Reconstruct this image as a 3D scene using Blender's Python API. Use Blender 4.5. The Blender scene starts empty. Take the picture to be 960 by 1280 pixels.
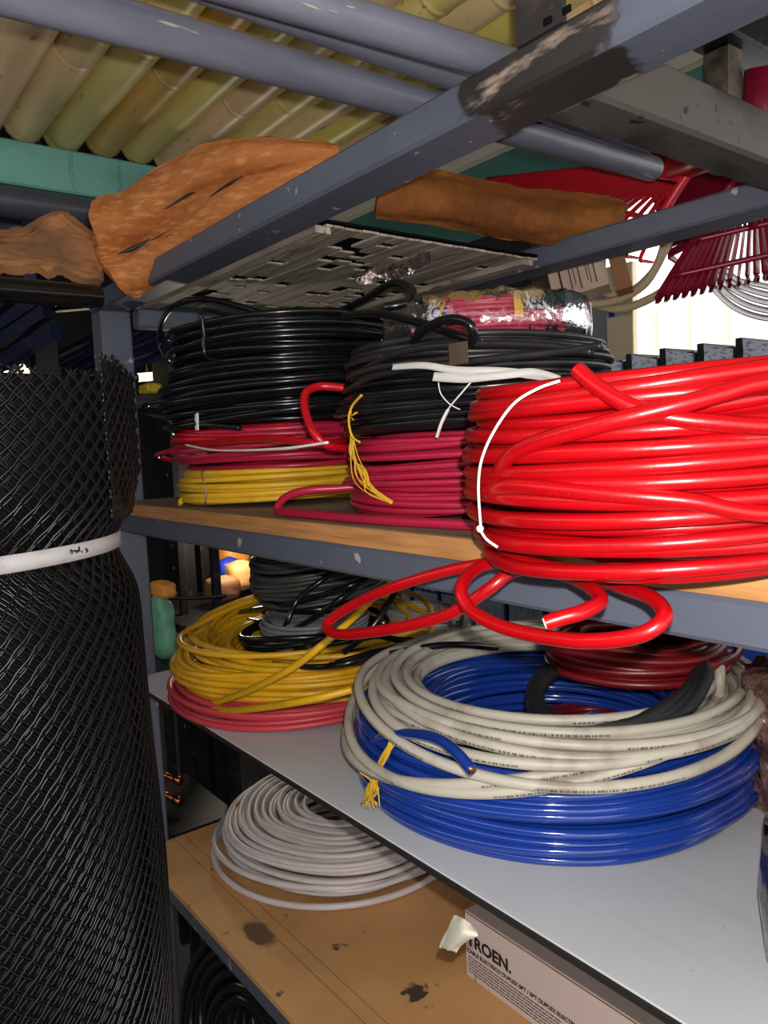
import bpy, math, random
import numpy as np
from mathutils import Matrix, Vector

H = 1.30                     # the lens is 1.30 m above the floor; heights below are written relative to the lens
FPX = 960.0
YAW, PITCH, ROLL = math.radians(37.5), math.radians(5.2), math.radians(2.55)
scene = bpy.context.scene
col = scene.collection

# ------------------------------------------------------------------ camera
Fv = np.array([-math.cos(YAW)*math.cos(PITCH), math.sin(YAW)*math.cos(PITCH), -math.sin(PITCH)])
R0 = np.array([math.sin(YAW), math.cos(YAW), 0.0]); U0 = np.cross(R0, Fv)
Rv = math.cos(ROLL)*R0 - math.sin(ROLL)*U0
Uv = math.cos(ROLL)*U0 + math.sin(ROLL)*R0
cam = bpy.data.cameras.new('camera'); cam_o = bpy.data.objects.new('camera', cam); col.objects.link(cam_o)
m = Matrix.Identity(4)
for i in range(3):
    m[i][0] = Rv[i]; m[i][1] = Uv[i]; m[i][2] = -Fv[i]
m[2][3] = H
cam_o.matrix_world = m
cam.sensor_fit = 'VERTICAL'; cam.sensor_height = 36.0; cam.lens = FPX/1280*36.0
cam.clip_start = 0.01
scene.camera = cam_o
# ------------------------------------------------------------------ world, flash, exposure
w = bpy.data.worlds.new('daylight'); scene.world = w; w.use_nodes = True
bg = w.node_tree.nodes['Background']; bg.inputs['Color'].default_value = (1.0, 0.985, 0.965, 1); bg.inputs['Strength'].default_value = 2.3
fl = bpy.data.lights.new('phone_flash', 'SPOT'); fl.energy = 17.0; fl.color = (1.0, 0.965, 0.92); fl.shadow_soft_size = 0.004
fl.spot_size = math.radians(150); fl.spot_blend = 0.5
fl_o = bpy.data.objects.new('phone_flash', fl); col.objects.link(fl_o)
m2 = m.copy(); fp = Rv*0.010 + Uv*0.020 + Fv*0.01
for i in range(3): m2[i][3] = fp[i] + (H if i == 2 else 0)
fl_o.matrix_world = m2
scene.view_settings.view_transform = 'Standard'; scene.view_settings.look = 'None'
scene.view_settings.gamma = 1.0; scene.view_settings.use_curve_mapping = False
scene.view_settings.exposure = 0.0

# ------------------------------------------------------------------ helpers
def at(px, py, x=None, y=None, z=None):
    """a point of the place seen in direction (px,py) that lies on the plane x=, y= or z="""
    r = Fv + Rv*(px-480)/FPX - Uv*(py-640)/FPX
    if y is not None: return r*(y/r[1])
    if z is not None: return r*(z/r[2])
    return r*(x/r[0])
V3 = lambda *a: np.array(a, float)
def unit(v): v = np.asarray(v, float); return v/(np.linalg.norm(v)+1e-12)

class MB:
    def __init__(s): s.v = []; s.q = []; s.t = []; s.uv = []; s.n = 0
    def add(s, V, quads=None, tris=None, uv=None):
        V = np.asarray(V, float).reshape(-1, 3)
        if quads is not None and len(quads): s.q.append(np.asarray(quads, int)+s.n)
        if tris is not None and len(tris): s.t.append(np.asarray(tris, int)+s.n)
        s.v.append(V); s.uv.append(np.zeros((len(V), 2)) if uv is None else np.asarray(uv, float)); s.n += len(V)
        return s
    def box(s, x0, x1, y0, y1, z0, z1):
        V = [(x, y, z) for x in (x0, x1) for y in (y0, y1) for z in (z0, z1)]
        return s.add(V, [(0,1,3,2),(4,6,7,5),(0,4,5,1),(2,3,7,6),(0,2,6,4),(1,5,7,3)])
    def obox(s, c, ax, ay, az):
        """box at centre c with half-axis vectors"""
        c, ax, ay, az = map(lambda a: np.asarray(a, float), (c, ax, ay, az))
        V = [c+i*ax+j*ay+k*az for i in (-1, 1) for j in (-1, 1) for k in (-1, 1)]
        return s.add(V, [(0,1,3,2),(4,6,7,5),(0,4,5,1),(2,3,7,6),(0,2,6,4),(1,5,7,3)])
    def bbox(s, x0, x1, y0, y1, z0, z1, b=0.004):
        """box with chamfered edges"""
        c = V3((x0+x1)/2, (y0+y1)/2, (z0+z1)/2); h = V3((x1-x0)/2, (y1-y0)/2, (z1-z0)/2)
        V = []; idx = {}
        for sx in (-1, 1):
            for sy in (-1, 1):
                for sz in (-1, 1):
                    for k in range(3):
                        p = h-b; p[k] = h[k]
                        idx[(sx, sy, sz, k)] = len(V); V.append(c+p*V3(sx, sy, sz))
        Q = []; T = []
        for k in range(3):
            a, d = [i for i in range(3) if i != k]
            for sg in (-1, 1):
                f = []
                for (u, v_) in ((-1,-1),(1,-1),(1,1),(-1,1)):
                    t = [0,0,0]; t[k] = sg; t[a] = u; t[d] = v_; f.append(idx[(*t, k)])
                Q.append(f if (sg > 0) == (k != 1) else f[::-1])
            for u in (-1, 1):
                for v_ in (-1, 1):
                    f = []
                    for (e, kk) in ((-1, a), (1, a), (1, d), (-1, d)):
                        t = [0,0,0]; t[k] = e; t[a] = u; t[d] = v_; f.append(idx[(*t, kk)])
                    Q.append(f)
        for sx in (-1, 1):
            for sy in (-1, 1):
                for sz in (-1, 1): T.append([idx[(sx, sy, sz, k)] for k in range(3)])
        return s.add(V, Q, T)
    def tube(s, P, r, n=8, closed=False, caps=True, flat=1.0):
        P = np.asarray(P, float); N = len(P)
        T = np.roll(P, -1, 0)-np.roll(P, 1, 0)
        if not closed: T[0] = P[1]-P[0]; T[-1] = P[-1]-P[-2]
        T /= np.linalg.norm(T, axis=1)[:, None]+1e-12
        a = V3(0, 0, 1) if abs(T[0][2]) < .9 else V3(1, 0, 0)
        A = np.zeros_like(P); u = unit(np.cross(T[0], a))
        for i in range(N):
            u = u-T[i]*(u@T[i]); u /= np.linalg.norm(u)+1e-12; A[i] = u
        Bv = np.cross(T, A)
        rr = np.broadcast_to(np.asarray(r, float), (N,))
        al = np.arange(n)*2*math.pi/n
        ring = P[:, None]+rr[:, None, None]*(np.cos(al)[None, :, None]*A[:, None]+flat*np.sin(al)[None, :, None]*Bv[:, None])
        L = np.concatenate([[0], np.cumsum(np.linalg.norm(np.diff(P, axis=0), axis=1))])
        uv = np.stack([np.repeat(L, n), np.tile(np.arange(n)/n, N)], 1)
        i = np.arange(N if closed else N-1)[:, None]; j = np.arange(n)[None]
        i2 = (i+1) % N; j2 = (j+1) % n
        Q = np.stack([i*n+j, i*n+j2, i2*n+j2, i2*n+j], -1).reshape(-1, 4)
        V = ring.reshape(-1, 3); Tt = []
        if caps and not closed:
            V = np.vstack([V, P[0], P[-1]]); uv = np.vstack([uv, [0, .9], [L[-1], .9]])
            for k in range(n):
                Tt.append((N*n, (k+1) % n, k)); Tt.append((N*n+1, (N-1)*n+k, (N-1)*n+(k+1) % n))
        return s.add(V, Q, Tt, uv)
    def grid(s, G, closed_u=False, closed_v=False):
        G = np.asarray(G, float); a, b = G.shape[:2]
        i = np.arange(a if closed_u else a-1)[:, None]; j = np.arange(b if closed_v else b-1)[None]
        i2 = (i+1) % a; j2 = (j+1) % b
        Q = np.stack([i*b+j, i2*b+j, i2*b+j2, i*b+j2], -1).reshape(-1, 4)
        return s.add(G.reshape(-1, 3), Q)
    def lathe(s, prof, c, n=32, axis='z'):
        t = np.arange(n)*2*math.pi/n; prof = np.asarray(prof, float)
        a = prof[:, None, 0]*np.cos(t); b = prof[:, None, 0]*np.sin(t); h = np.repeat(prof[:, 1:2], n, 1)
        G = {'z': np.stack([a, b, h], -1), 'x': np.stack([h, a, b], -1), 'y': np.stack([b, h, a], -1)}[axis]
        return s.grid(G+np.asarray(c, float), closed_v=True)
    def sphere(s, c, r, nu=8, nv=6):
        r = np.broadcast_to(np.asarray(r, float), (3,))
        th = np.linspace(0.02, math.pi-.02, nv+1)[:, None]; ph = (np.arange(nu)*2*math.pi/nu)[None]
        G = np.stack([np.sin(th)*np.cos(ph), np.sin(th)*np.sin(ph), np.cos(th)+0*ph], -1)*r+np.asarray(c, float)
        return s.grid(G, closed_v=True)
    def mesh(s, name, mt, smooth=True, off=(0, 0, 0)):
        V = np.vstack(s.v)-np.asarray(off, float); me = bpy.data.meshes.new(name)
        Q = np.vstack(s.q) if s.q else np.zeros((0, 4), int); T = np.vstack(s.t) if s.t else np.zeros((0, 3), int)
        nl = Q.size+T.size; nf = len(Q)+len(T)
        me.vertices.add(len(V)); me.vertices.foreach_set('co', V.ravel())
        me.loops.add(nl); me.loops.foreach_set('vertex_index', np.concatenate([Q.ravel(), T.ravel()]))
        me.polygons.add(nf)
        me.polygons.foreach_set('loop_start', np.concatenate([np.arange(len(Q))*4, Q.size+np.arange(len(T))*3]))
        me.polygons.foreach_set('use_smooth', np.full(nf, bool(smooth)))
        uv = np.vstack(s.uv)
        if uv.any():
            at_ = me.attributes.new('cuv', 'FLOAT_VECTOR', 'POINT')
            at_.data.foreach_set('vector', np.hstack([uv, np.zeros((len(uv), 1))]).ravel())
        me.update(calc_edges=True); me.validate()
        me.materials.append(mt)
        return me

def thing(name, label, cat, base, group=None):
    o = bpy.data.objects.new(name, None); col.objects.link(o); o.empty_display_size = .05
    o.location = (base[0], base[1], base[2]+H); o['label'] = label; o['category'] = cat
    if group: o['group'] = group
    return o
def part(mb, name, mt, parent, label=None, smooth=True, stuff=False):
    """a mesh in lens-relative coordinates hung under its thing (or under a part of it)"""
    o = bpy.data.objects.new(name, mb.mesh(name, mt, smooth)); col.objects.link(o); o.parent = parent
    top = parent
    if top.parent is None: o.location = (-top.location.x, -top.location.y, -(top.location.z-H))
    if label: o['label'] = label
    if stuff: o['kind'] = 'stuff'
    return o
def single(mb, name, mt, label, cat, base, group=None, smooth=True):
    o = bpy.data.objects.new(name, mb.mesh(name, mt, smooth, base)); col.objects.link(o)
    o.location = (base[0], base[1], base[2]+H); o['label'] = label; o['category'] = cat
    if group: o['group'] = group
    return o
def struct(mb, name, mt, smooth=False):
    o = bpy.data.objects.new(name, mb.mesh(name, mt, smooth)); col.objects.link(o)
    o.location = (0, 0, H); o['kind'] = 'structure'; return o
def spline(P, n=12, closed=False):
    P = [np.asarray(p, float) for p in P]; N = len(P); out = []
    g = (lambda i: P[i % N]) if closed else (lambda i: P[min(max(i, 0), N-1)])
    for i in range(N if closed else N-1):
        a, b, c, d = g(i-1), g(i), g(i+1), g(i+2)
        for k in range(n):
            t = k/n
            out.append(.5*((2*b)+(c-a)*t+(2*a-5*b+4*c-d)*t*t+(3*b-a-3*c+d)*t**3))
    if not closed: out.append(P[-1])
    return np.array(out)
def text(body, size, org, xd, yd, mt, parent, name='lettering', bold=0.0, squeeze=1.0):
    cu = bpy.data.curves.new('t', 'FONT'); cu.body = body; cu.size = size; cu.offset = bold; cu.extrude = 0.0002
    ob = bpy.data.objects.new('t', cu); col.objects.link(ob)
    dg = bpy.context.evaluated_depsgraph_get(); me = bpy.data.meshes.new_from_object(ob.evaluated_get(dg))
    bpy.data.objects.remove(ob); bpy.data.curves.remove(cu)
    xd = unit(xd); yd = unit(yd); zd = np.cross(xd, yd)
    mm = Matrix(((xd[0]*squeeze, yd[0], zd[0], org[0]), (xd[1]*squeeze, yd[1], zd[1], org[1]), (xd[2]*squeeze, yd[2], zd[2], org[2]), (0, 0, 0, 1)))
    me.transform(mm); me.materials.clear(); me.materials.append(mt); me.name = name
    o = bpy.data.objects.new(name, me); col.objects.link(o); o.parent = parent
    if parent.parent is None: o.location = (-parent.location.x, -parent.location.y, -(parent.location.z-H))
    return o

# ------------------------------------------------------------------ materials
def srgb(r, g, b):
    f = lambda c: (c/255/12.92) if c/255 <= .04045 else ((c/255+.055)/1.055)**2.4
    return (f(r), f(g), f(b), 1)
class Mat:
    def __init__(s, name, c, rough=.5, metal=0, spec=.5, coat=0):
        s.m = bpy.data.materials.new(name); s.m.use_nodes = True; s.nt = s.m.node_tree; s.N = s.nt.nodes; s.L = s.nt.links
        s.p = s.N['Principled BSDF']; s.p.inputs['Roughness'].default_value = rough; s.p.inputs['Metallic'].default_value = metal
        s.p.inputs['Specular IOR Level'].default_value = spec; s.p.inputs['Coat Weight'].default_value = coat
        s.p.inputs['Base Color'].default_value = c; s.c = c; s.sock = None; s.tc = s.N.new('ShaderNodeTexCoord'); s.h = None
    def node(s, t, **k):
        n = s.N.new(t)
        for a, v in k.items():
            if a.startswith('i_'): n.inputs[a[2:].replace('_', ' ')].default_value = v
            else: setattr(n, a, v)
        return n
    def coord(s, stretch=(1, 1, 1), loc=(0, 0, 0)):
        mp = s.node('ShaderNodeMapping'); mp.inputs['Scale'].default_value = stretch; mp.inputs['Location'].default_value = loc
        s.L.new(s.tc.outputs['Object'], mp.inputs['Vector']); return mp.outputs['Vector']
    def noise(s, scale, detail=4, stretch=(1, 1, 1), rough=.55, vec=None):
        n = s.node('ShaderNodeTexNoise'); n.inputs['Scale'].default_value = scale; n.inputs['Detail'].default_value = detail; n.inputs['Roughness'].default_value = rough
        s.L.new(vec if vec is not None else s.coord(stretch), n.inputs['Vector']); return n.outputs['Fac']
    def ramp(s, f, lo, hi):
        r = s.node('ShaderNodeMapRange'); r.inputs['From Min'].default_value = lo; r.inputs['From Max'].default_value = hi
        s.L.new(f, r.inputs['Value']); return r.outputs['Result']
    def math(s, op, a, b=None, c=None):
        n = s.node('ShaderNodeMath', operation=op)
        for i, v in enumerate((a, b, c)):
            if v is None: continue
            if isinstance(v, (int, float)): n.inputs[i].default_value = v
            else: s.L.new(v, n.inputs[i])
        return n.outputs[0]
    def over(s, fac, c2):
        x = s.node('ShaderNodeMix', data_type='RGBA')
        if isinstance(fac, (int, float)): x.inputs[0].default_value = fac
        else: s.L.new(fac, x.inputs[0])
        if s.sock is None: x.inputs[6].default_value = s.c
        else: s.L.new(s.sock, x.inputs[6])
        x.inputs[7].default_value = c2; s.sock = x.outputs[2]; s.L.new(s.sock, s.p.inputs['Base Color']); return s
    def var(s, scale, lo, hi, c2, detail=4, stretch=(1, 1, 1), rough=.55, amt=1.0):
        f = s.ramp(s.noise(scale, detail, stretch, rough), lo, hi)
        if amt != 1: f = s.math('MULTIPLY', f, amt)
        return s.over(f, c2)
    def bump(s, scale, strength, dist=.002, detail=4, stretch=(1, 1, 1)):
        b = s.node('ShaderNodeBump'); b.inputs['Strength'].default_value = strength; b.inputs['Distance'].default_value = dist
        s.L.new(s.noise(scale, detail, stretch), b.inputs['Height'])
        if s.h is not None: s.L.new(s.h, b.inputs['Normal'])
        s.h = b.outputs['Normal']; s.L.new(s.h, s.p.inputs['Normal']); return s
    def cuv(s):
        a = s.node('ShaderNodeAttribute', attribute_name='cuv'); x = s.node('ShaderNodeSeparateXYZ'); s.L.new(a.outputs['Vector'], x.inputs[0])
        return x.outputs[0], x.outputs[1]
    def prints(s, c2, v0=.02, width=.045, per=.22, amt=.8):
        """printed legend running along the cable"""
        u, v = s.cuv()
        cb = s.node('ShaderNodeCombineXYZ'); s.L.new(s.math('MULTIPLY', u, 520), cb.inputs[0])
        f = s.ramp(s.noise(1.0, 1, vec=cb.outputs[0]), .47, .5)
        d = s.math('ABSOLUTE', s.math('SUBTRACT', v, v0)); band = s.math('LESS_THAN', d, width)
        fr = s.math('LESS_THAN', s.math('FRACT', s.math('MULTIPLY', u, 1/per)), .55)
        return s.over(s.math('MULTIPLY', s.math('MULTIPLY', f, s.math('MULTIPLY', band, fr)), amt), c2)

def cable(name, c, rough=.35, dirt=.25, dirtc=None, pr=None, spec=.5, coat=0, dscale=30):
    mt = Mat(name, c, rough, spec=spec, coat=coat)
    d = dirtc or tuple([x*.55 for x in c[:3]])+(1,)
    mt.var(dscale, .5, .75, d, 6, amt=dirt)
    if pr: mt.prints(pr)
    mt.bump(90, .12, .002, 3)
    return mt.m
PAL = {}
PAL['red'] = cable('bright_red_sheath', srgb(160, 4, 12), .3, .2, srgb(112, 5, 10), srgb(130, 5, 11))
PAL['crimson'] = cable('crimson_sheath', srgb(176, 30, 62), .36, .3, srgb(120, 40, 50))
PAL['red_mid'] = cable('red_sheath', srgb(186, 14, 30), .33, .25)
PAL['darkred'] = cable('dark_red_sheath', srgb(110, 16, 22), .35, .3)
PAL['pink'] = cable('faded_red_sheath', srgb(196, 60, 72), .45, .4, srgb(160, 70, 70))
PAL['pinkpack'] = cable('pink_sheath', srgb(188, 62, 92), .35, .2)
PAL['yellow'] = cable('yellow_sheath', srgb(222, 168, 26), .4, .35, srgb(120, 84, 24))
PAL['yellow2'] = cable('bright_yellow_sheath', srgb(226, 178, 40), .4, .3, srgb(140, 96, 30))
PAL['black'] = cable('black_sheath', srgb(20, 20, 23), .22, .3, srgb(46, 44, 42))
PAL['black2'] = cable('dusty_black_sheath', srgb(34, 33, 34), .4, .5, srgb(70, 66, 62))
PAL['hose'] = Mat('braided_black_sleeve', srgb(30, 30, 33), .6).bump(700, .5, .001, 2).m
PAL['blue'] = cable('blue_sheath', srgb(24, 58, 146), .16, .22, srgb(20, 36, 84), coat=.6)
PAL['cream'] = cable('cream_sheath', srgb(188, 180, 166), .45, .75, srgb(120, 106, 86), srgb(60, 56, 52), dscale=22)
PAL['white'] = cable('white_flat_sheath', srgb(200, 190, 188), .42, .3, srgb(150, 136, 130))
PAL['grey'] = cable('grey_sheath', srgb(120, 120, 122), .42, .3)
PAL['lightgrey'] = cable('light_grey_sheath', srgb(168, 166, 164), .45, .3)
PAL['darkgrey'] = cable('dark_grey_sheath', srgb(62, 60, 58), .42, .4)
PAL['purple'] = cable('purple_sheath', srgb(120, 40, 90), .4, .3)
PAL['hosecream'] = cable('cream_hose', srgb(196, 178, 146), .5, .4, srgb(150, 130, 100))
PAL['copper'] = Mat('copper', srgb(200, 118, 76), .28, 1.0).m
PAL['string_y'] = Mat('yellow_string', srgb(222, 176, 40), .7).m
PAL['string_w'] = Mat('white_string', srgb(236, 231, 226), .5).m
PAL['wire'] = Mat('tie_wire', srgb(130, 126, 122), .35, .8).m
PAL['ink'] = Mat('black_ink', srgb(28, 24, 24), .6).m
PAL['ink_blue'] = Mat('blue_ink', srgb(40, 50, 130), .5).m

def paint(name, c, weld=False):
    mt = Mat(name, c, .42, spec=.5)
    mt.var(9, .45, .75, tuple([x*.72 for x in c[:3]])+(1,), 5, amt=.55)
    mt.var(46, .69, .705, srgb(176, 166, 158), 3, amt=.9)
    mt.var(120, .70, .72, srgb(26, 24, 24), 3, amt=.8)
    if weld:
        # scorched, rubbed patch around the welded upright, with a ragged outline of its own
        d = mt.node('ShaderNodeVectorMath', operation='DISTANCE'); mt.L.new(mt.coord((1, .8, 1.15)), d.inputs[0]); d.inputs[1].default_value = (-.345, .42*.8, .246*1.15)
        n = mt.noise(26, 6); f = mt.math('ADD', d.outputs['Value'], mt.math('MULTIPLY', mt.math('SUBTRACT', n, .5), .11))
        mt.over(mt.ramp(f, .068, .058), srgb(44, 40, 39))
        n2 = mt.ramp(mt.noise(30, 5, (.45, 1, 1.6)), .55, .64); mt.over(mt.math('MULTIPLY', mt.ramp(f, .062, .05), n2), srgb(160, 140, 124))
    mt.bump(60, .25, .002, 5)
    return mt.m
PAL['rack'] = paint('grey_blue_paint', srgb(90, 94, 109), True)
PAL['rackraw'] = Mat('bare_grey_steel', srgb(92, 86, 82), .5, .35).var(22, .45, .62, srgb(52, 50, 50), 6, (1, .35, 1)).var(60, .62, .7, srgb(34, 32, 32), 5).bump(50, .2).m
PAL['steelrust'] = Mat('rusty_steel', srgb(120, 108, 96), .55, .3).var(14, .45, .6, srgb(60, 54, 50), 6).var(20, .58, .7, srgb(128, 84, 56), 5).m
PAL['scorch'] = Mat('scorched_steel', srgb(46, 42, 42), .55, .2).var(24, .5, .62, srgb(92, 74, 66), 6).var(40, .62, .7, srgb(120, 112, 120), 5).bump(60, .4).m
PAL['blackpost'] = Mat('black_slotted_steel', srgb(20, 20, 23), .45, .2).var(30, .6, .7, srgb(60, 58, 56), 4).m
PAL['teal'] = Mat('teal_paint', srgb(98, 152, 142), .5).var(14, .5, .75, srgb(76, 128, 120), 5).m
PAL['tealdark'] = Mat('teal_wall_paint', srgb(64, 112, 104), .6).m
PAL['creamtrim'] = Mat('cream_trim_paint', srgb(216, 210, 192), .6).bump(120, .3).m
PAL['pvc'] = Mat('grey_conduit_plastic', srgb(96, 98, 111), .34).var(8, .45, .75, srgb(80, 82, 94), 4, (6, 1, 6)).var(40, .68, .71, srgb(170, 160, 130), 3, (3, .3, 3), amt=.7).m
PAL['pvcdark'] = Mat('dark_conduit_plastic', srgb(62, 64, 74), .36).m
PAL['glossblack'] = Mat('glossy_black_plastic', srgb(16, 16, 18), .22).m
PAL['mdf'] = Mat('brown_fibreboard', srgb(186, 138, 84), .6).var(7, .4, .7, srgb(164, 114, 66), 6).var(26, .64, .72, srgb(112, 82, 58), 5).bump(300, .1).m
mt = Mat('pencil_marked_fibreboard', srgb(210, 158, 102), .62).var(6, .4, .68, srgb(186, 134, 82), 7).var(38, .66, .72, srgb(70, 58, 48), 6)
x = mt.node('ShaderNodeSeparateXYZ'); mt.L.new(mt.coord(), x.inputs[0])
for yy, wd in ((.455, .0007), (.474, .0006)):
    d = mt.math('ABSOLUTE', mt.math('SUBTRACT', x.outputs[1], yy)); mt.over(mt.math('MULTIPLY', mt.ramp(d, wd*1.6, wd*.6), .65), srgb(84, 62, 44))
def stain(mt, c, r, colr, rag=.03, sc=30, st=(1, 1, 1)):
    d = mt.node('ShaderNodeVectorMath', operation='DISTANCE'); mt.L.new(mt.coord(st), d.inputs[0]); d.inputs[1].default_value = tuple(a*b for a, b in zip(c, st))
    f = mt.math('ADD', d.outputs['Value'], mt.math('MULTIPLY', mt.math('SUBTRACT', mt.noise(sc, 4), .5), rag)); mt.over(mt.ramp(f, r, r*.75), colr)
q = at(322, 1165, z=-.65); stain(mt, q, .021, srgb(112, 88, 66), .03, 34, (.6, 1.2, 1))
q = at(520, 1240, z=-.65); stain(mt, q, .016, srgb(66, 54, 44), .05, 60)
PAL['mdf_marked'] = mt.bump(300, .08).m
PAL['woodedge'] = Mat('orange_board_edge', srgb(196, 140, 84), .6).var(60, .4, .7, srgb(160, 106, 60), 5, (.2, 1, 3)).m
PAL['woodtop'] = Mat('dusty_board_top', srgb(138, 116, 98), .65).var(9, .4, .7, srgb(112, 92, 78), 6).var(60, .62, .72, srgb(84, 70, 60), 4).m
mt = Mat('white_melamine', srgb(200, 201, 203), .3, spec=.4).var(4, .45, .7, srgb(190, 192, 195), 5).var(120, .735, .75, srgb(110, 106, 104), 3, amt=.6)
mt.var(16, .62, .68, srgb(150, 150, 152), 2, (.3, 6, 1), amt=.12)
PAL['melamine'] = mt.bump(14, .05).m
PAL['darkedge'] = Mat('dark_board_edge', srgb(36, 32, 30), .6).m
BAM = [(226, 206, 128), (216, 198, 116), (224, 178, 78), (216, 200, 124), (230, 196, 150), (228, 210, 124), (232, 204, 150), (224, 208, 108)]
for i, c in enumerate(BAM):
    PAL['bam%d' % i] = Mat('bamboo_skin', srgb(*c), .38).var(16, .4, .7, srgb(int(c[0]*.78), int(c[1]*.8), int(c[2]*.78)), 5, (.12, 1, 1)).var(5, .5, .72, srgb(178, 154, 112), 4, (.5, 2, 2), amt=.5).var(70, .66, .72, srgb(96, 74, 46), 4, (.4, 1, 1), amt=.7).m
PAL['bark'] = Mat('torn_brown_fibreboard', srgb(184, 114, 62), .85, spec=.2).var(7, .42, .66, srgb(160, 92, 46), 7, (1, 1, 1.8)).var(90, .48, .7, srgb(206, 144, 90), 5, (.5, .5, 2)).var(16, .66, .73, srgb(96, 58, 36), 6, (.5, .5, 2.4)).bump(220, .45, .003, 6).m
PAL['bark2'] = Mat('weathered_board_face', srgb(168, 116, 74), .85, spec=.2).var(9, .42, .6, srgb(118, 84, 60), 6, (1, 1, 2)).bump(120, .6, .003, 5).m
PAL['barkedge'] = Mat('brown_board_rim', srgb(140, 84, 38), .8, spec=.2).var(9, .42, .66, srgb(104, 60, 28), 6, (2, .6, 1)).var(60, .5, .7, srgb(164, 104, 54), 5, amt=.35).bump(90, .4, .003, 6).m
PAL['lath'] = Mat('faded_lath_board', srgb(184, 172, 156), .7).var(40, .4, .7, srgb(118, 106, 96), 5, (.15, 2.2, 1)).var(26, .66, .7, srgb(176, 150, 70), 3, (.6, 1.4, 1)).var(90, .6, .66, srgb(84, 74, 68), 4, (.2, 2.5, 1)).m
PAL['void'] = Mat('hole_shade_black', srgb(10, 10, 11), .9, spec=.1).m  # flat black standing in for the shade inside gaps and holes
mt = Mat('clear_film', (1, 1, 1, 1), .12)
tr = mt.node('ShaderNodeBsdfTransparent'); tr.inputs[0].default_value = (.97, .95, .95, 1); gl = mt.node('ShaderNodeBsdfGlossy'); gl.inputs[1].default_value = .18; gl.inputs[0].default_value = (.9, .9, .92, 1)
fr = mt.node('ShaderNodeFresnel'); fr.inputs[0].default_value = 1.5; mx = mt.node('ShaderNodeMixShader')
b = mt.node('ShaderNodeBump'); b.inputs['Strength'].default_value = .7; b.inputs['Distance'].default_value = .006; mt.L.new(mt.noise(34, 4), b.inputs['Height']); mt.L.new(b.outputs[0], gl.inputs['Normal']); mt.L.new(b.outputs[0], fr.inputs['Normal'])
mt.L.new(mt.math('ADD', mt.math('MULTIPLY', fr.outputs[0], 1.1), .10), mx.inputs[0]); mt.L.new(tr.outputs[0], mx.inputs[1]); mt.L.new(gl.outputs[0], mx.inputs[2]); mt.L.new(mx.outputs[0], mt.N['Material Output'].inputs['Surface'])
PAL['film'] = mt.m
PAL['foil'] = Mat('crumpled_foil', srgb(206, 190, 184), .25, .9).bump(60, .9, .01, 5).m
PAL['foilpink'] = Mat('copper_toned_wrap', srgb(188, 150, 138), .28, .6).var(30, .45, .6, srgb(120, 84, 74), 5).bump(50, 1.0, .01, 5).m
PAL['meshblack'] = Mat('black_plastic_mesh', srgb(22, 21, 22), .34).m
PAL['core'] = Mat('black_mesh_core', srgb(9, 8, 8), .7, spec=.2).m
PAL['strap'] = Mat('white_packing_strap', srgb(196, 192, 192), .4).var(40, .5, .75, srgb(170, 164, 160), 4).m
PAL['rake'] = Mat('red_rake_plastic', srgb(190, 26, 44), .34).m
PAL['rakedark'] = Mat('maroon_rake_plastic', srgb(122, 16, 44), .3).m
PAL['carton'] = Mat('beige_carton', srgb(190, 166, 150), .65).var(12, .4, .7, srgb(172, 148, 132), 4).m
PAL['kraft'] = Mat('brown_carton', srgb(132, 88, 52), .7).m
PAL['whitebox'] = Mat('white_carton', srgb(206, 190, 186), .55).m
PAL['brownpost'] = Mat('brown_wood', srgb(84, 68, 56), .7).var(20, .4, .7, srgb(60, 48, 40), 5, (2, 2, .3)).m
PAL['beige'] = Mat('beige_panel', srgb(232, 212, 176), .6).m
PAL['binblack'] = Mat('black_box_plastic', srgb(24, 25, 29), .4).m
PAL['binlabel'] = Mat('silvery_blue_label', srgb(196, 204, 222), .35).var(90, .5, .62, srgb(120, 128, 150), 3, (1, 1, 2)).m
PAL['boxblue'] = Mat('blue_box_card', srgb(30, 62, 150), .45).m
PAL['boxlabel'] = Mat('pale_box_label', srgb(176, 190, 206), .45).var(200, .5, .6, srgb(110, 124, 150), 2, (4, 4, .3)).m
PAL['paper'] = Mat('cream_paper', srgb(226, 218, 200), .7).bump(60, .3).m
PAL['greenbag'] = Mat('green_plastic', srgb(116, 176, 146), .4).var(30, .4, .7, srgb(90, 150, 120), 4).m
PAL['yellowbag'] = Mat('yellow_bag_plastic', srgb(206, 176, 30), .4).m
PAL['bluebag'] = Mat('blue_bag_plastic', srgb(44, 62, 196), .35).m
PAL['tan'] = Mat('tan_paper', srgb(214, 156, 96), .6).m
PAL['amber'] = Mat('amber_packet', srgb(226, 150, 60), .5).m
PAL['sheetblue'] = Mat('navy_glossy_sheet', srgb(44, 50, 92), .25, .3).var(20, .4, .7, srgb(24, 26, 48), 4, (.2, 1, 1)).m
PAL['wallblack'] = Mat('dark_wall', srgb(34, 33, 36), .8).m
PAL['floor'] = Mat('grey_concrete', srgb(96, 92, 88), .8).var(3, .4, .7, srgb(70, 66, 62), 6).m
PAL['ceil'] = Mat('dark_roof_sheet', srgb(40, 38, 36), .8).m
PAL['plaster'] = Mat('white_plaster', srgb(240, 240, 238), .8).m
PAL['clear'] = Mat('clear_tubing', srgb(186, 180, 186), .12, spec=.8).m
PAL['clear'].node_tree.nodes['Principled BSDF'].inputs['Transmission Weight'].default_value = .7
mt = Mat('warm_lamp_glass', (1, .85, .6, 1)); mt.p.inputs['Emission Color'].default_value = (1, .82, .5, 1); mt.p.inputs['Emission Strength'].default_value = 4.0; PAL['bulb'] = mt.m

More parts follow.
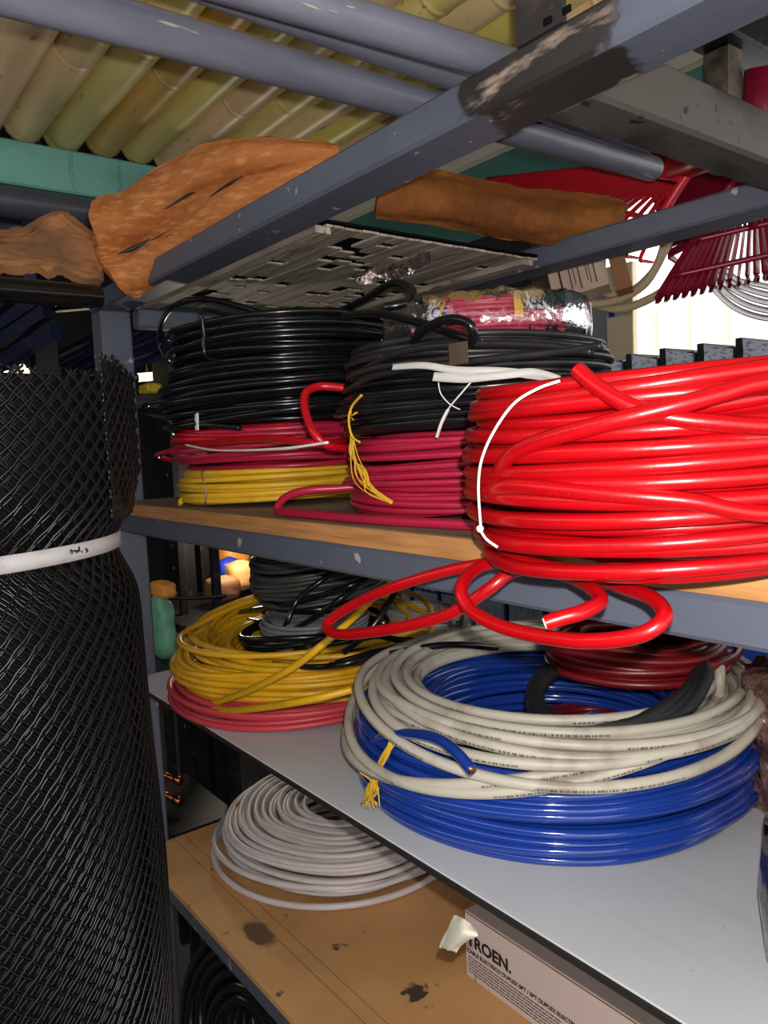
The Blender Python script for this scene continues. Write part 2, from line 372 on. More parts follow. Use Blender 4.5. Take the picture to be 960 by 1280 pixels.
# ------------------------------------------------------------------ coil builder
def coil(mb, c, Ro, Ri, h, r, seed=0, wob=.35, bulge=0., sx=1., sy=1., rotz=0., tilt=(0, 0), seg=104, n=8, flat=1.0, second=True, lob=.012):
    """one long cable wound up and down, row by row, into a ring lying on z=c[2]"""
    rg = np.random.default_rng(seed)
    rows = max(1, int(round((h-2*r)/(2*r*.93)))+1); dz = (h-2*r)/(rows-1) if rows > 1 else 0
    lay = max(1, int(round((Ro-Ri-2*r)/(2*r*.92)))+1); dr = (Ro-Ri-2*r)/(lay-1) if lay > 1 else 0
    cells = [(0, i) for i in range(rows)]+[(j, rows-1) for j in range(1, lay)]+([(lay-1, i) for i in range(rows-2, -1, -1)] if lay > 1 else [])
    paths = [cells]
    if second and lay > 2 and rows > 1: paths.append([(1, i) for i in range(rows-1)]+[(j, rows-2) for j in range(2, lay-1)])
    ph0 = rg.uniform(0, 6.28, 6)
    for ip, cl in enumerate(paths):
        T = len(cl); N = T*seg+1
        phi = np.arange(N)/seg*2*math.pi+rg.uniform(.9, 2.3)
        k = np.minimum(np.arange(N)//seg, T-1); s = np.arange(N)/seg-k
        A = np.array([(Ro-r-dr*j, r+dz*i, i) for j, i in cl]); Bn = A[np.minimum(np.arange(T)+1, T-1)]
        st = rg.uniform(.05, .6, T)[k]; e = np.clip((s-st)/.38, 0, 1); e = e*e*(3-2*e)
        q = A[k]*(1-e)[:, None]+Bn[k]*e[:, None]
        rho, z = q[:, 0], q[:, 1]
        if rows > 1: rho = rho+bulge*(1-(2*q[:, 2]/(rows-1)-1)**2)-bulge
        nz = sum(a*np.sin(om*phi+p) for a, om, p in zip((.5, .4, .3, .2), (.37+.1*ip, .83, 1.61, 2.9), rg.uniform(0, 6.28, 4)))
        nr = sum(a*np.sin(om*phi+p) for a, om, p in zip((.5, .4, .3, .2), (.29, .71+.1*ip, 1.83, 3.3), rg.uniform(0, 6.28, 4)))
        rho = rho+r*wob*nr+Ro*lob*(np.sin(2*phi+ph0[0])+.6*np.sin(3*phi+ph0[1])+.35*np.sin(5*phi+ph0[2]))
        z = np.maximum(z+r*wob*nz+r*.25*np.sin(2*phi+ph0[3])*(z/max(h, 1e-6)), r)
        cs, sn = np.cos(phi), np.sin(phi)
        P = np.stack([rho*cs*sx, rho*sn*sy, z], 1)
        n1 = np.stack([cs/sx, sn/sy, 0*cs], 1); n1 /= np.linalg.norm(n1, axis=1)[:, None]
        al = np.arange(n)*2*math.pi/n
        ring = P[:, None]+r*(np.cos(al)[None, :, None]*n1[:, None]+flat*np.sin(al)[None, :, None]*V3(0, 0, 1))
        uv = np.stack([np.repeat(phi*Ro, n), np.tile(np.arange(n)/n, N)], 1)
        V = ring.reshape(-1, 3)
        V = xf(V, rotz, tilt)+np.asarray(c, float)
        i = np.arange(N-1)[:, None]; j = np.arange(n)[None]; j2 = (j+1) % n
        Q = np.stack([i*n+j, i*n+j2, (i+1)*n+j2, (i+1)*n+j], -1).reshape(-1, 4)
        caps = [tuple(range(n))[::-1], tuple((N-1)*n+a for a in range(n))]
        tr_ = [(cp[0], cp[a], cp[a+1]) for cp in caps for a in range(1, n-1)]
        mb.add(V, Q, tr_, uv)
    return mb
def xf(V, rotz, tilt):
    c, s = math.cos(rotz), math.sin(rotz); V = V@np.array([[c, s, 0], [-s, c, 0], [0, 0, 1]])
    a, b = tilt
    c, s = math.cos(a), math.sin(a); V = V@np.array([[1, 0, 0], [0, c, s], [0, -s, c]])
    c, s = math.cos(b), math.sin(b); return V@np.array([[c, 0, -s], [0, 1, 0], [s, 0, c]])
def tie(mb, c, Ro, Ri, z0, z1, ang, r=.0012, twist=.0):
    """a closed loop of string or wire around the section of a coil"""
    d = V3(math.cos(ang), math.sin(ang), 0); pts = []
    e = .002; loop = [(Ro+e, z0-.0), (Ro+e+.002, (z0+z1)/2), (Ro+e, z1+e), ((Ro+Ri)/2, z1+e+.001), (Ri-e, z1+e), (Ri-e, (z0+z1)/2), (Ri-e, z0), ((Ro+Ri)/2, z0)]
    t = V3(-d[1], d[0], 0)
    for i, (rr, z) in enumerate(loop): pts.append(V3(c[0], c[1], 0)+d*rr+t*twist*math.sin(i*2.1)+V3(0, 0, max(z, z0+r)))
    return mb.tube(spline(pts, 6, True), r, 5, closed=True)

def on(C, R_, px, py):
    """the near point on the upright cylinder (C, R_) seen in direction (px,py)"""
    r = Fv + Rv*(px-480)/FPX - Uv*(py-640)/FPX; d = r[:2]; c2 = np.asarray(C, float)[:2]
    a = d@d; b = -2*(d@c2); c = c2@c2-R_*R_; disc = b*b-4*a*c
    return r*((-b-math.sqrt(max(disc, 0)))/(2*a))
# ------------------------------------------------------------------ the setting
CZ, FZ = 1.25, -1.30
struct(MB().box(-4.4, 3.0, -3.0, 2.4, FZ-.05, FZ), 'floor', PAL['floor'])
struct(MB().box(-4.4, 3.0, -1.6, 1.75, CZ, CZ+.05), 'ceiling', PAL['ceil'])
struct(MB().box(-4.4, -4.3, -3.0, 1.75, FZ, CZ), 'wall_left', PAL['wallblack'])
xl = at(728, 400, y=1.6)[0]
struct(MB().box(-4.4, xl, 1.6, 1.7, FZ, .56), 'wall_back', PAL['wallblack'])
struct(MB().box(xl, 3.0, 1.6, 1.7, FZ, .06), 'wall_back_lower', PAL['wallblack'])
struct(MB().box(-4.3, 3.0, 1.6, 1.7, .56, CZ-.001), 'wall_back_upper', PAL['tealdark'])
struct(MB().box(-4.2, 3.0, 1.57, 1.6, .762, .815), 'trim_1', PAL['creamtrim'])
struct(MB().box(xl-.075, xl, 1.5, 1.6, FZ, .56), 'trim_2', PAL['brownpost'])
struct(MB().box(-4.3, 3.0, -3.0, -2.9, FZ, CZ), 'wall_front', PAL['wallblack'])
# daylit yard beyond the opening
struct(MB().box(-9, 6, 2.4, 9.0, FZ-.05, FZ), 'ground_outside', PAL['plaster'])
ex = MB().box(-9, 6, 6.0, 6.1, FZ, 1.1)
wo = struct(ex, 'wall_outside', PAL['plaster'])
for px in (815, 857, 905):
    q = at(px, 420, y=5.95); o = part(MB().box(q[0]-.02, q[0]+.02, 5.96, 6.0, FZ, 1.05), 'pilaster', PAL['creamtrim'], wo, smooth=False); o.location = (0, 0, 0)

# ------------------------------------------------------------------ rack (welded steel, one thing)
YF, YB = .40, .87
XL, XR = -1.22, .36
rk = thing('shelving_rack', 'grey-blue painted welded steel shelving rack holding the cable coils', 'rack', (-.45, .63, FZ))
part(MB().bbox(XL-.05, XR, YF, YF+.05, .224, .253, .003), 'front_beam', PAL['rack'], rk, smooth=False)
part(MB().bbox(XL, XR, .816, .868, .224, .252, .003), 'back_beam', PAL['rack'], rk, smooth=False)
part(MB().bbox(-.378, -.335, YF+.05, .816, .226, .27, .003), 'cross_beam', PAL['rackraw'], rk, 'bare scratched steel cross beam', smooth=False)
part(MB().bbox(XL-.05, XL-.002, YF+.002, YF+.05, FZ, .224, .003), 'post', PAL['rack'], rk, smooth=False)
part(MB().bbox(XL-.05, XL-.002, .82, .868, FZ, .224, .003), 'post', PAL['rack'], rk, smooth=False)
part(MB().bbox(XR-.05, XR, YF+.002, YF+.05, FZ, .224, .003), 'post', PAL['rack'], rk, smooth=False)
part(MB().bbox(XR-.05, XR, .82, .868, FZ, .224, .003), 'post', PAL['rack'], rk, smooth=False)
up = MB().box(-.358, -.320, YF+.001, YF+.005, .253, 1.0); up.box(-.358, -.354, YF+.005, YF+.045, .253, 1.0)
u = part(up, 'upright', PAL['scorch'], rk, 'scorched slotted steel upright welded on the front beam', smooth=False)
for px, py in ((689, 26), (713, 12)):
    q = at(px-5, py, y=YF); part(MB().box(q[0]-.003, q[0]+.003, YF-.0005, YF+.001, q[2]-.002, q[2]+.002), 'bolt_hole', PAL['void'], u, smooth=False)
part(MB().bbox(XL, XR-.05, YF, YF+.03, -.121, -.0935, .003), 'shelf_beam', PAL['rack'], rk, smooth=False)
part(MB().bbox(XL, XR-.05, YB-.03, YB, -.121, -.0935, .003), 'shelf_beam', PAL['rack'], rk, smooth=False)
part(MB().bbox(XL, XR-.05, YF+.05, YF+.08, -.398, -.368, .003), 'shelf_beam', PAL['rack'], rk, smooth=False)
part(MB().bbox(XL, XR-.05, YB-.03, YB, -.398, -.368, .003), 'shelf_beam', PAL['rack'], rk, smooth=False)
part(MB().bbox(XL, XR-.05, YF, YF+.03, -.688, -.6595, .003), 'shelf_beam', PAL['rack'], rk, smooth=False)
part(MB().bbox(XL, XR-.05, YB-.03, YB, -.688, -.6595, .003), 'shelf_beam', PAL['rack'], rk, smooth=False)
part(MB().bbox(XL, XL+.03, YF+.03, YB-.03, -.121, -.0935, .003), 'side_rail', PAL['rack'], rk, smooth=False)
part(MB().bbox(XL, XL+.03, YF+.08, YB-.03, -.398, -.368, .003), 'side_rail', PAL['rack'], rk, smooth=False)
part(MB().bbox(XL, XL+.03, YF+.05, .816, .195, .224, .003), 'side_rail', PAL['rack'], rk, smooth=False)
part(MB().bbox(XL, XR-.05, YF, YF+.03, -1.03, -1.0, .003), 'shelf_beam', PAL['rack'], rk, smooth=False)
part(MB().bbox(XL, XR-.05, YB-.03, YB, -1.03, -1.0, .003), 'shelf_beam', PAL['rack'], rk, smooth=False)

S1, S2, S3, S4 = -.0755, -.362, -.650, -.990
t = thing('shelf_board', 'thick wooden shelf board with raw orange edge under the red coil', 'shelf board', (-.4, .63, -.0935))
part(MB().bbox(XL+.001, XR-.051, YF+.003, YB, -.0935, S1, .001), 'board_top', PAL['woodtop'], t, smooth=False)
part(MB().box(XL+.001, XR-.051, YF+.0005, YF+.003, -.093, S1-.0005), 'front_edge', PAL['woodedge'], t, 'raw orange front edge', smooth=False)
t = thing('shelf_board', 'smooth white melamine shelf board under the blue and yellow coils', 'shelf board', (-.4, .63, -.368))
part(MB().bbox(XL+.001, XR-.051, YF+.002, YB, -.368, S2, .0008), 'board_top', PAL['melamine'], t, smooth=False)
part(MB().box(XL+.001, XR-.051, YF-.0005, YF+.002, -.368, S2-.0012), 'front_edge', PAL['darkedge'], t, 'dark bare front edge', smooth=False)
single(MB().bbox(XL+.001, XR-.051, YF-.004, YB, -.6595, S3, .001), 'shelf_board', PAL['mdf_marked'], 'brown fibreboard lower shelf with pencil lines and a dark stain', 'shelf board', (0, 0, 0), smooth=False)
single(MB().bbox(XL+.001, XR-.051, YF+.001, YB, -1.0, S4, .001), 'shelf_board', PAL['woodtop'], 'dark bottom shelf board under the black coil', 'shelf board', (0, 0, 0), smooth=False)

# ------------------------------------------------------------------ bamboo poles overhead
ordn = ['first', 'second', 'third', 'fourth', 'fifth', 'sixth', 'seventh', 'eighth', 'ninth', 'tenth', 'eleventh', 'twelfth', 'thirteenth', 'fourteenth', 'fifteenth', 'sixteenth', 'seventeenth', 'eighteenth']
hue = ['greyish tan', 'tan', 'pale green', 'golden brown', 'olive green', 'pinkish tan', 'yellow-green', 'tan', 'bright yellow-green', 'brown', 'yellow', 'tan', 'yellow', 'pale tan', 'yellow-green', 'tan', 'yellow']
huei = [4, 6, 3, 2, 1, 4, 0, 6, 7, 4, 5, 6, 7, 6, 0, 4, 5]
rb = random.Random(5)
XB0 = -1.362
for i in range(10):
    yc = .283+.0617*(i)
    zc = .5+.0305+rb.uniform(-.001, .002); x0 = XB0+rb.uniform(-.012, .012); x1 = .62
    rr = .0300+rb.uniform(-.0008, .0006)
    nodes = [x0+.018]; 
    while nodes[-1] < x1-.3: nodes.append(nodes[-1]+rb.uniform(.26, .40))
    xs = sorted(set([x0, x0+.006]+[n+d for n in nodes for d in (-.008, -.004, -.0012, .002, .006)]+list(np.arange(x0+.05, x1, .08))+[x1]))
    prof = []
    for xx in xs:
        r_ = rr
        for nd in nodes:
            d = xx-nd
            if abs(d) < .0015: r_ = rr*1.045
            elif abs(d) < .005: r_ = rr*.985
        prof.append((r_, xx))
    prof = [(rr*.72, x0+.004), (rr*.9, x0)]+prof[1:]
    b = thing('bamboo_pole', f'{hue[i]} bamboo pole overhead, {ordn[i]} from the left edge', 'bamboo pole', (x0, yc, zc-.03), 'bamboo poles laid side by side overhead')
    part(MB().lathe(prof, (0, yc, zc), 20, 'x'), 'culm', PAL['bam%d' % huei[i]], b)
    part(MB().lathe([(.0001, x0+.012), (rr*.74, x0+.012), (rr*.74, x0+.003)], (0, yc, zc), 16, 'x'), 'hollow_end', PAL['darkedge'], b)
t = thing('support_beam', 'teal painted steel beam under the bamboo pole ends', 'beam', (-1.35, .5, .43))
part(MB().bbox(-1.385, -1.335, -.9, .93, .43, .4995, .003), 'beam_body', PAL['teal'], t, smooth=False)
for px in (90, 150):
    q = at(px, 215, x=-1.334); mb = MB()
    for k in range(7): mb.sphere((-1.3345, q[1]+random.Random(k).uniform(-.002, .002), .436+k*.0093), (.002, .0035, .0055), 6, 5)
    part(mb, 'weld_seam', PAL['teal'], t)
single(MB().bbox(.55, .6, -.9, .93, .43, .4995, .003), 'support_beam', PAL['teal'], 'teal steel beam carrying the near ends of the bamboo poles', 'beam', (0, 0, 0), smooth=False)
single(MB().tube(np.array([(-1.345, -.9+k*.3, .4045) for k in range(7)]), .0245, 20), 'round_rail', PAL['pvcdark'], 'dark grey round rail just below the teal beam', 'rail', (-1.345, 0, .38))
single(MB().tube(np.array([(-1.375, -.9+k*.3, .355) for k in range(7)]), .0245, 20), 'round_rail', PAL['pvcdark'], 'lower dark round rail behind the torn brown flap', 'rail', (-1.375, 0, .33))
for y_ in (-.85, .88): single(MB().bbox(-1.41, -1.36, y_, y_+.04, FZ, .4295, .003), 'beam_post', PAL['blackpost'], 'dark post carrying the teal beam, %s end' % ('near' if y_ < 0 else 'far'), 'post', (0, 0, 0), smooth=False)

# ------------------------------------------------------------------ grey pipes lying on the rack
def pipe(p, q, r, mt, label, ext0=0., ext1=0.):
    d = unit(q-p); p = p-d*ext0; q = q+d*ext1
    t = thing('conduit_pipe', label, 'pipe', p, 'conduit pipes lying across the rack')
    P = np.array([p+(q-p)*k/6 for k in range(7)])
    # hollow: outer skin, rim and bore
    mb = MB().tube(P, r, 24, caps=False); part(mb, 'pipe_wall', mt, t)
    mb = MB().tube(np.array([q-d*.08, q]), r*.86, 20, caps=False); mb.tube(np.array([p, p+d*.08]), r*.86, 20, caps=False)
    part(mb, 'bore', PAL['glossblack'], t)
    return t
pipe(at(100, 13, z=.2675), at(816, 211, z=.304), .0138, PAL['pvc'], 'long grey conduit pipe over the front beam, lowest of three', .35)
pipe(at(450, 47, z=.300), at(806, 180, z=.318), .0138, PAL['pvc'], 'grey conduit pipe between two others, ending by the rakes', .35)
pipe(at(400, 11, z=.2665), at(586, 67, z=.2670), .0120, PAL['pvc'], 'uppermost grey conduit pipe crossing the top of the picture', .35, .25)
t = pipe(at(0, 362, x=-1.0), at(105, 370, x=-1.02), .015, PAL['glossblack'], 'glossy black pipe under the torn brown board', .3, .02)

# ------------------------------------------------------------------ torn brown boards on the top shelf
def sheet(mb, rows_, nu=8, nv=6, thick=.012, amp=.003, seed=3):
    """rows_: lists of points; a smooth, rough-faced slab through them with real thickness"""
    A = np.array([spline(rw, nv) for rw in rows_]); G = np.array([spline(list(A[:, j]), nu) for j in range(A.shape[1])]).transpose(1, 0, 2)
    du = np.gradient(G, axis=0); dv = np.gradient(G, axis=1); Nn = np.cross(du, dv); Nn /= np.linalg.norm(Nn, axis=2)[..., None]+1e-9
    rg = np.random.default_rng(seed); a, b_ = G.shape[:2]
    nz = rg.normal(size=(a, b_)); 
    for _ in range(2): nz = (nz+np.roll(nz, 1, 0)+np.roll(nz, -1, 0)+.3*np.roll(nz, 1, 1))/2.4
    G = G+Nn*(nz*amp)[..., None]
    # ragged rims
    G[:, 0] += (rg.normal(size=(a, 1))*amp*.45)*unit(V3(0, 0, 1)); G[:, -1] += (rg.normal(size=(a, 1))*amp*.5)*unit(V3(0, 0, 1))
    Bk = G-Nn*thick
    mb.grid(G); mb.grid(Bk[:, ::-1])
    for e0, e1 in ((G[0], Bk[0]), (Bk[-1], G[-1]), (Bk[:, 0], G[:, 0]), (G[:, -1], Bk[:, -1])): mb.grid(np.stack([e1, e0]))
    return G
cols_ = [  # px of upper rim, crease, lower rim; distance along x for each
    ((0, 285), (0, 300), (0, 322), (0, 340), -1.10), ((30, 284), (30, 300), (30, 325), (30, 342), -1.09),
    ((55, 268), (55, 295), (57, 325), (60, 345), -1.08), ((78, 262), (78, 292), (80, 328), (82, 348), -1.07),
    ((98, 276), (100, 296), (102, 330), (104, 354), -1.065), ((117, 288), (118, 302), (120, 332), (124, 358), -1.07)]
t = thing('torn_board', 'torn greyish-brown fibreboard flap at the left edge above the mesh roll', 'torn board', at(60, 340, x=-1.08))
mb = MB(); sheet(mb, [[at(*p, x=c[4]-.012*math.sin(k*1.4)) for k, p in enumerate(c[:4])] for c in cols_], 6, 8, .014, .0022, 4); part(mb, 'flap', PAL['bark2'], t)
cols_ = [
    ((118, 262), (116, 290), (122, 325), (140, 350), (163, 366), -1.045), ((135, 255), (132, 280), (140, 318), (158, 345), (180, 357), -1.04),
    ((160, 247), (162, 275), (170, 305), (182, 328), (200, 341), -1.02), ((192, 226), (196, 250), (204, 282), (214, 305), (228, 320), -.99),
    ((225, 206), (232, 228), (238, 255), (248, 282), (260, 296), -.95), ((262, 192), (268, 208), (275, 235), (285, 258), (296, 270), -.90),
    ((300, 186), (306, 198), (314, 220), (322, 238), (332, 247), -.86), ((345, 185), (350, 194), (356, 208), (362, 222), (372, 228), -.83),
    ((385, 188), (388, 194), (392, 202), (396, 210), (404, 212), -.81), ((420, 194), (421, 198), (422, 202), (424, 206), (428, 208), -.80)]
tb = thing('torn_board', 'curled orange-brown torn fibreboard draped over the front beam', 'torn board', at(165, 366, x=-1.045))
mb = MB(); sheet(mb, [[at(*p, x=c[5]-(.014, -.008, .014, -.012, .006)[k]) for k, p in enumerate(c[:5])] for c in cols_], 7, 8, .012, .0013, 8); part(mb, 'face', PAL['bark'], tb)
mb = MB()
for pts, xs_, w_ in (([(147, 317), (165, 311), (188, 298)], (-1.025, -1.02, -1.005), .0036), ([(205, 262), (235, 244), (262, 230)], (-.975, -.95, -.925), .0020), ([(262, 246), (290, 228), (322, 214)], (-.915, -.885, -.86), .0022), ([(150, 284), (175, 276), (205, 262)], (-1.03, -1.01, -.985), .0014), ([(190, 300), (220, 282), (255, 254)], (-1.0, -.975, -.93), .0012)):
    P = spline([at(a, b_, x=x_)*.99 for (a, b_), x_ in zip(pts, xs_)], 6)
    part(MB().tube(P, np.interp(np.linspace(0, 1, len(P)), [0, .5, 1], [.0004, w_, .0004]), 6), 'crack', PAL['darkedge'], tb, 'dark open crack')
cols_ = [((470, 226), (470, 242), (468, 262), -.75), ((510, 222), (512, 245), (515, 264), -.73), ((560, 232), (562, 254), (566, 272), -.71), ((620, 243), (622, 266), (626, 284), -.69), ((680, 252), (682, 276), (686, 294), -.67), ((730, 255), (734, 278), (738, 294), -.655), ((762, 262), (764, 276), (766, 286), -.64), ((776, 272), (776, 275), (776, 279), -.635)]
t = thing('torn_board', 'brown rounded fibreboard strip lying along the far end of the lath panel', 'torn board', at(600, 280, x=-.7))
mb = MB(); sheet(mb, [[at(*p, x=c[3]-(.02, -.004, .012)[k]) for k, p in enumerate(c[:3])] for c in cols_], 7, 10, .016, .0012, 12); part(mb, 'face', PAL['barkedge'], t)

# lath panel resting on the frame, seen from below, with rectangular gaps
rg = np.random.default_rng(11)
NX, NY = 60, 15; PX0, PX1, PY0, PY1 = -1.19, -.70, .452, .815
hole = np.zeros((NX, NY), bool)
for _ in range(58):
    i = rg.integers(3, NX-8); j = rg.integers(1, NY-1); L = rg.integers(2, 4)
    if rg.random() < .8: hole[i:i+L, j] = True
for (px, py, L, Wd) in ((505, 279, 6, 3), (405, 277, 4, 1), (360, 298, 4, 1), (335, 310, 4, 1), (432, 299, 4, 1), (480, 302, 2, 1), (455, 318, 3, 1), (410, 333, 3, 1)):
    q = at(px, py, z=.2335); i = int((q[0]-PX0)/(PX1-PX0)*NX); j = int((q[1]-PY0)/(PY1-PY0)*NY)
    hole[max(i-L//2, 0):i-L//2+L, max(j-Wd//2, 0):j-Wd//2+Wd] = True
t = thing('lath_panel', 'faded panel of thin laths with dark gaps, seen from below', 'panel', (-.95, .63, .2245))
xs = np.linspace(PX0, PX1, NX+1); ys = np.linspace(PY0, PY1, NY+1)
for j in range(NY):
    i = 0; dz_ = rg.uniform(-.0006, .0006)
    while i < NX:
        if hole[i, j]: i += 1; continue
        k = i
        while k < NX and not hole[k, j]: k += 1
        part(MB().box(xs[i], xs[k], ys[j]+.0007, ys[j+1]-.0007, .2320+dz_, .2345+dz_), 'lath', PAL['lath'], t, smooth=False); i = k
part(MB().box(PX0, PX1, PY0, PY1, .2372, .2400), 'gap_shade_sheet', PAL['void'], t, smooth=False)  # added black sheet: darkens the gaps, hides the lit bamboo above
for y_ in (PY0+.01, PY1-.03): part(MB().box(PX0, PX1, y_, y_+.02, .2245, .2314), 'runner', PAL['lath'], t, smooth=False)
# crumpled foil strip hanging under it
P0 = [at(443, 348, z=.214), at(470, 340, z=.222), at(505, 330, z=.222), at(535, 316, z=.226)]; P1 = [at(448, 356, z=.208), at(480, 352, z=.212), at(512, 342, z=.215), at(540, 326, z=.222)]
mb = MB(); sheet(mb, [P0, [(a+b_)/2+V3(0, 0, .004) for a, b_ in zip(P0, P1)], P1], 6, 8, .0015, .0035, 21)
single(mb, 'foil_strip', PAL['foil'], 'crumpled silvery foil strip stuck under the lath panel', 'foil', P0[1])

# ------------------------------------------------------------------ coils on the wooden shelf, left stack
LX, LY = -.979, .575
def coil_thing(label, c, mt, group=None, name='cable_coil', **k):
    t = thing(name, label, 'cable coil', c, group); part(coil(MB(), c, **k), 'winding', mt, t); return t
t = coil_thing('bright yellow cable coil lying at the bottom of the left stack', (LX, LY, S1), PAL['yellow2'], Ro=.158, Ri=.10, h=.046, r=.0040, seed=1, wob=.8, bulge=.006)
part(tie(MB(), (LX, LY), .158, .10, S1, S1+.046, -2.55, .0009), 'tie_wire', PAL['wire'], t)
part(tie(MB(), (LX, LY), .158, .10, S1, S1+.046, -1.25, .0009, .004), 'tie_wire', PAL['wire'], t)
P = spline([at(300, 622, y=.47), at(255, 622, y=.44), at(232, 622, y=.43), at(224, 632, y=.42)], 8); P[:, 2] = np.maximum(P[:, 2], S1+.005)
part(MB().tube(P, .0046, 8), 'cut_end', PAL['yellow2'], t)
t = coil_thing('dull red cable coil between the yellow and the black coils', (LX, LY, S1+.047), PAL['crimson'], Ro=.160, Ri=.09, h=.056, r=.0038, seed=2, wob=1.1, bulge=.010)
P = spline([at(430, 552, y=.47), at(400, 555, y=.43), at(330, 548, y=.42), at(250, 556, y=.42), at(205, 566, y=.44), at(197, 570, y=.47), at(215, 575, y=.5)], 10)
part(MB().tube(P, .0042, 8), 'loose_turn', PAL['red_mid'], t)
mb = MB()
for k, z_ in enumerate((.040, .0475, .054)):
    th = np.linspace(-2.9, -.5, 60); mb.tube(np.stack([LX+(.158-.006*k)*np.cos(th), LY+(.158-.006*k)*np.sin(th), S1+.047+z_+.003*np.sin(3*th+k)], 1), .0042, 8)
part(mb, 'upper_turns', PAL['red_mid'], t, 'brighter red top turns')
P = spline([at(430, 485, y=.47), at(400, 483, y=.45), at(382, 492, y=.43), at(382, 515, y=.42), at(392, 540, y=.415), at(408, 556, y=.425), at(430, 560, y=.45)], 10)
part(MB().tube(P, .0045, 8), 'loose_loop', PAL['red_mid'], t)
P = spline([at(232, 556, y=.413), at(262, 562, y=.41), at(300, 563, y=.409), at(360, 560, y=.409), at(410, 553, y=.415)], 8)
part(MB().tube(P, .0015, 6), 'tie_string', PAL['string_w'], t)
t = coil_thing('thick dusty black cable coil, lower of the two black coils at left', (LX-.004, LY+.005, S1+.104), PAL['black'], Ro=.170, Ri=.09, h=.084, r=.0040, seed=3, wob=1.5, bulge=.010, lob=.02, tilt=(.03, -.03))
P = spline([at(300, 535, y=.45), at(250, 530, y=.43), at(205, 522, y=.44), at(180, 515, y=.47), at(185, 505, y=.5), at(215, 500, y=.52)], 10)
part(MB().tube(P, .0038, 8), 'loose_turn', PAL['black'], t)
q = at(246, 527, y=.425); part(MB().obox(q, (.004, 0, 0), (0, .0008, 0), (.001, 0, .011)), 'white_tag', PAL['string_w'], t, smooth=False)
t = coil_thing('glossy black cable coil on top of the left stack', (LX+.003, LY+.012, S1+.189), PAL['black'], Ro=.168, Ri=.085, h=.056, r=.0044, seed=4, wob=1.3, bulge=.014, lob=.02)
part(tie(MB(), (LX+.003, LY+.012), .170, .085, S1+.189, S1+.247, -1.18, .003), 'tie', PAL['black'], t)
P = spline([at(330, 392, y=.50), at(262, 374, y=.47), at(222, 380, y=.44), at(203, 402, y=.45), at(200, 430, y=.46), at(212, 452, y=.46)], 10)
part(MB().tube(P, .004, 8), 'loose_turn', PAL['black'], t)
P = spline([at(400, 400, y=.60), at(452, 376, y=.60), at(490, 354, y=.58), at(515, 362, y=.55), at(508, 378, y=.52), at(480, 384, y=.50)], 10)
part(MB().tube(P, .0046, 8), 'loose_loop', PAL['black'], t)

# ------------------------------------------------------------------ right stack
RX, RY = -.590, .606
t = coil_thing('crimson cable coil at the bottom of the middle stack', (RX, RY, S1), PAL['crimson'], Ro=.160, Ri=.09, h=.080, r=.0033, seed=5, wob=1.4, bulge=.006)
P = spline([at(470, 606, y=.50), at(428, 610, y=.47), at(385, 613, y=.44), at(357, 622, y=.425), at(347, 637, y=.42), at(358, 648, y=.418), at(400, 654, y=.418), at(470, 656, y=.42), at(540, 656, y=.43), at(610, 657, y=.44)], 10)
P[:, 2] = np.maximum(P[:, 2], S1+.0047)
part(MB().tube(P, .0046, 8), 'loose_loop', PAL['crimson'], t)
mb = MB(); rs = random.Random(2); RCs = (RX, RY)
for k in range(11):
    j = lambda s=3: rs.uniform(-s, s)
    mb.tube(spline([on(RCs, .167, 440+j(2), 545+j(3)), on(RCs, .167, 443+j(7), 568+j(5)), on(RCs, .167, 449+j(9), 592+j(6)), on(RCs, .167, 462+j(7), 612+j(4)), on(RCs, .166, 489+j(3), 628+j(2))], 6), .0007, 4)
mb.tube(spline([on(RCs, .180, 452, 494), on(RCs, .178, 440, 508), on(RCs, .178, 436, 525), on(RCs, .174, 440, 545), on(RCs, .172, 450, 553)], 8), .0013, 5)
for k in range(6): mb.tube(np.array([on(RCs, .178, 438, 521), on(RCs, .179, 438+rs.uniform(-4, 9), 521+rs.uniform(-8, 8))]), .0006, 4)
part(mb, 'string_tie', PAL['string_y'], t, 'frayed yellow string')
t = coil_thing('thin black cable coil resting on the crimson coil', (RX-.005, RY, S1+.081), PAL['black'], Ro=.166, Ri=.08, h=.052, r=.0032, seed=6, wob=1.6, bulge=.010, lob=.025)
t = coil_thing('flat twin black cable coil on top of the middle stack, taped and tied', (RX-.012, RY-.012, S1+.134), PAL['black2'], Ro=.140, Ri=.06, h=.034, r=.0032, seed=7, wob=1.1, bulge=.006, lob=.03, sx=1.04, tilt=(-.02, 0))
mb = MB()
for (pts) in ([(440, 475), (470, 452), (520, 436), (600, 430), (680, 432), (740, 440)], [(430, 490), (470, 470), (540, 458), (620, 448), (700, 440), (752, 432)]):
    mb.tube(spline([at(a, b_, y=.47-.02*math.sin(k)) for k, (a, b_) in enumerate(pts)], 10), .0032, 8)
part(mb, 'loose_turn', PAL['black2'], t)
P = spline([at(430, 395, y=.52), at(470, 392, y=.50), at(520, 402, y=.48), at(560, 415, y=.475), at(600, 428, y=.475)], 10); mb = MB().tube(P, .0042, 8)
mb.tube(spline([at(512, 436, y=.47), at(528, 414, y=.46), at(556, 400, y=.455), at(582, 402, y=.455), at(592, 416, y=.46), at(590, 430, y=.465)], 10), .0042, 8)
part(mb, 'loose_loop', PAL['black'], t)
q = at(573, 442, y=.452); part(MB().obox(q, (.011, 0, 0), (0, .0006, 0), (0, 0, .009)), 'tape', PAL['brownpost'], t, smooth=False)
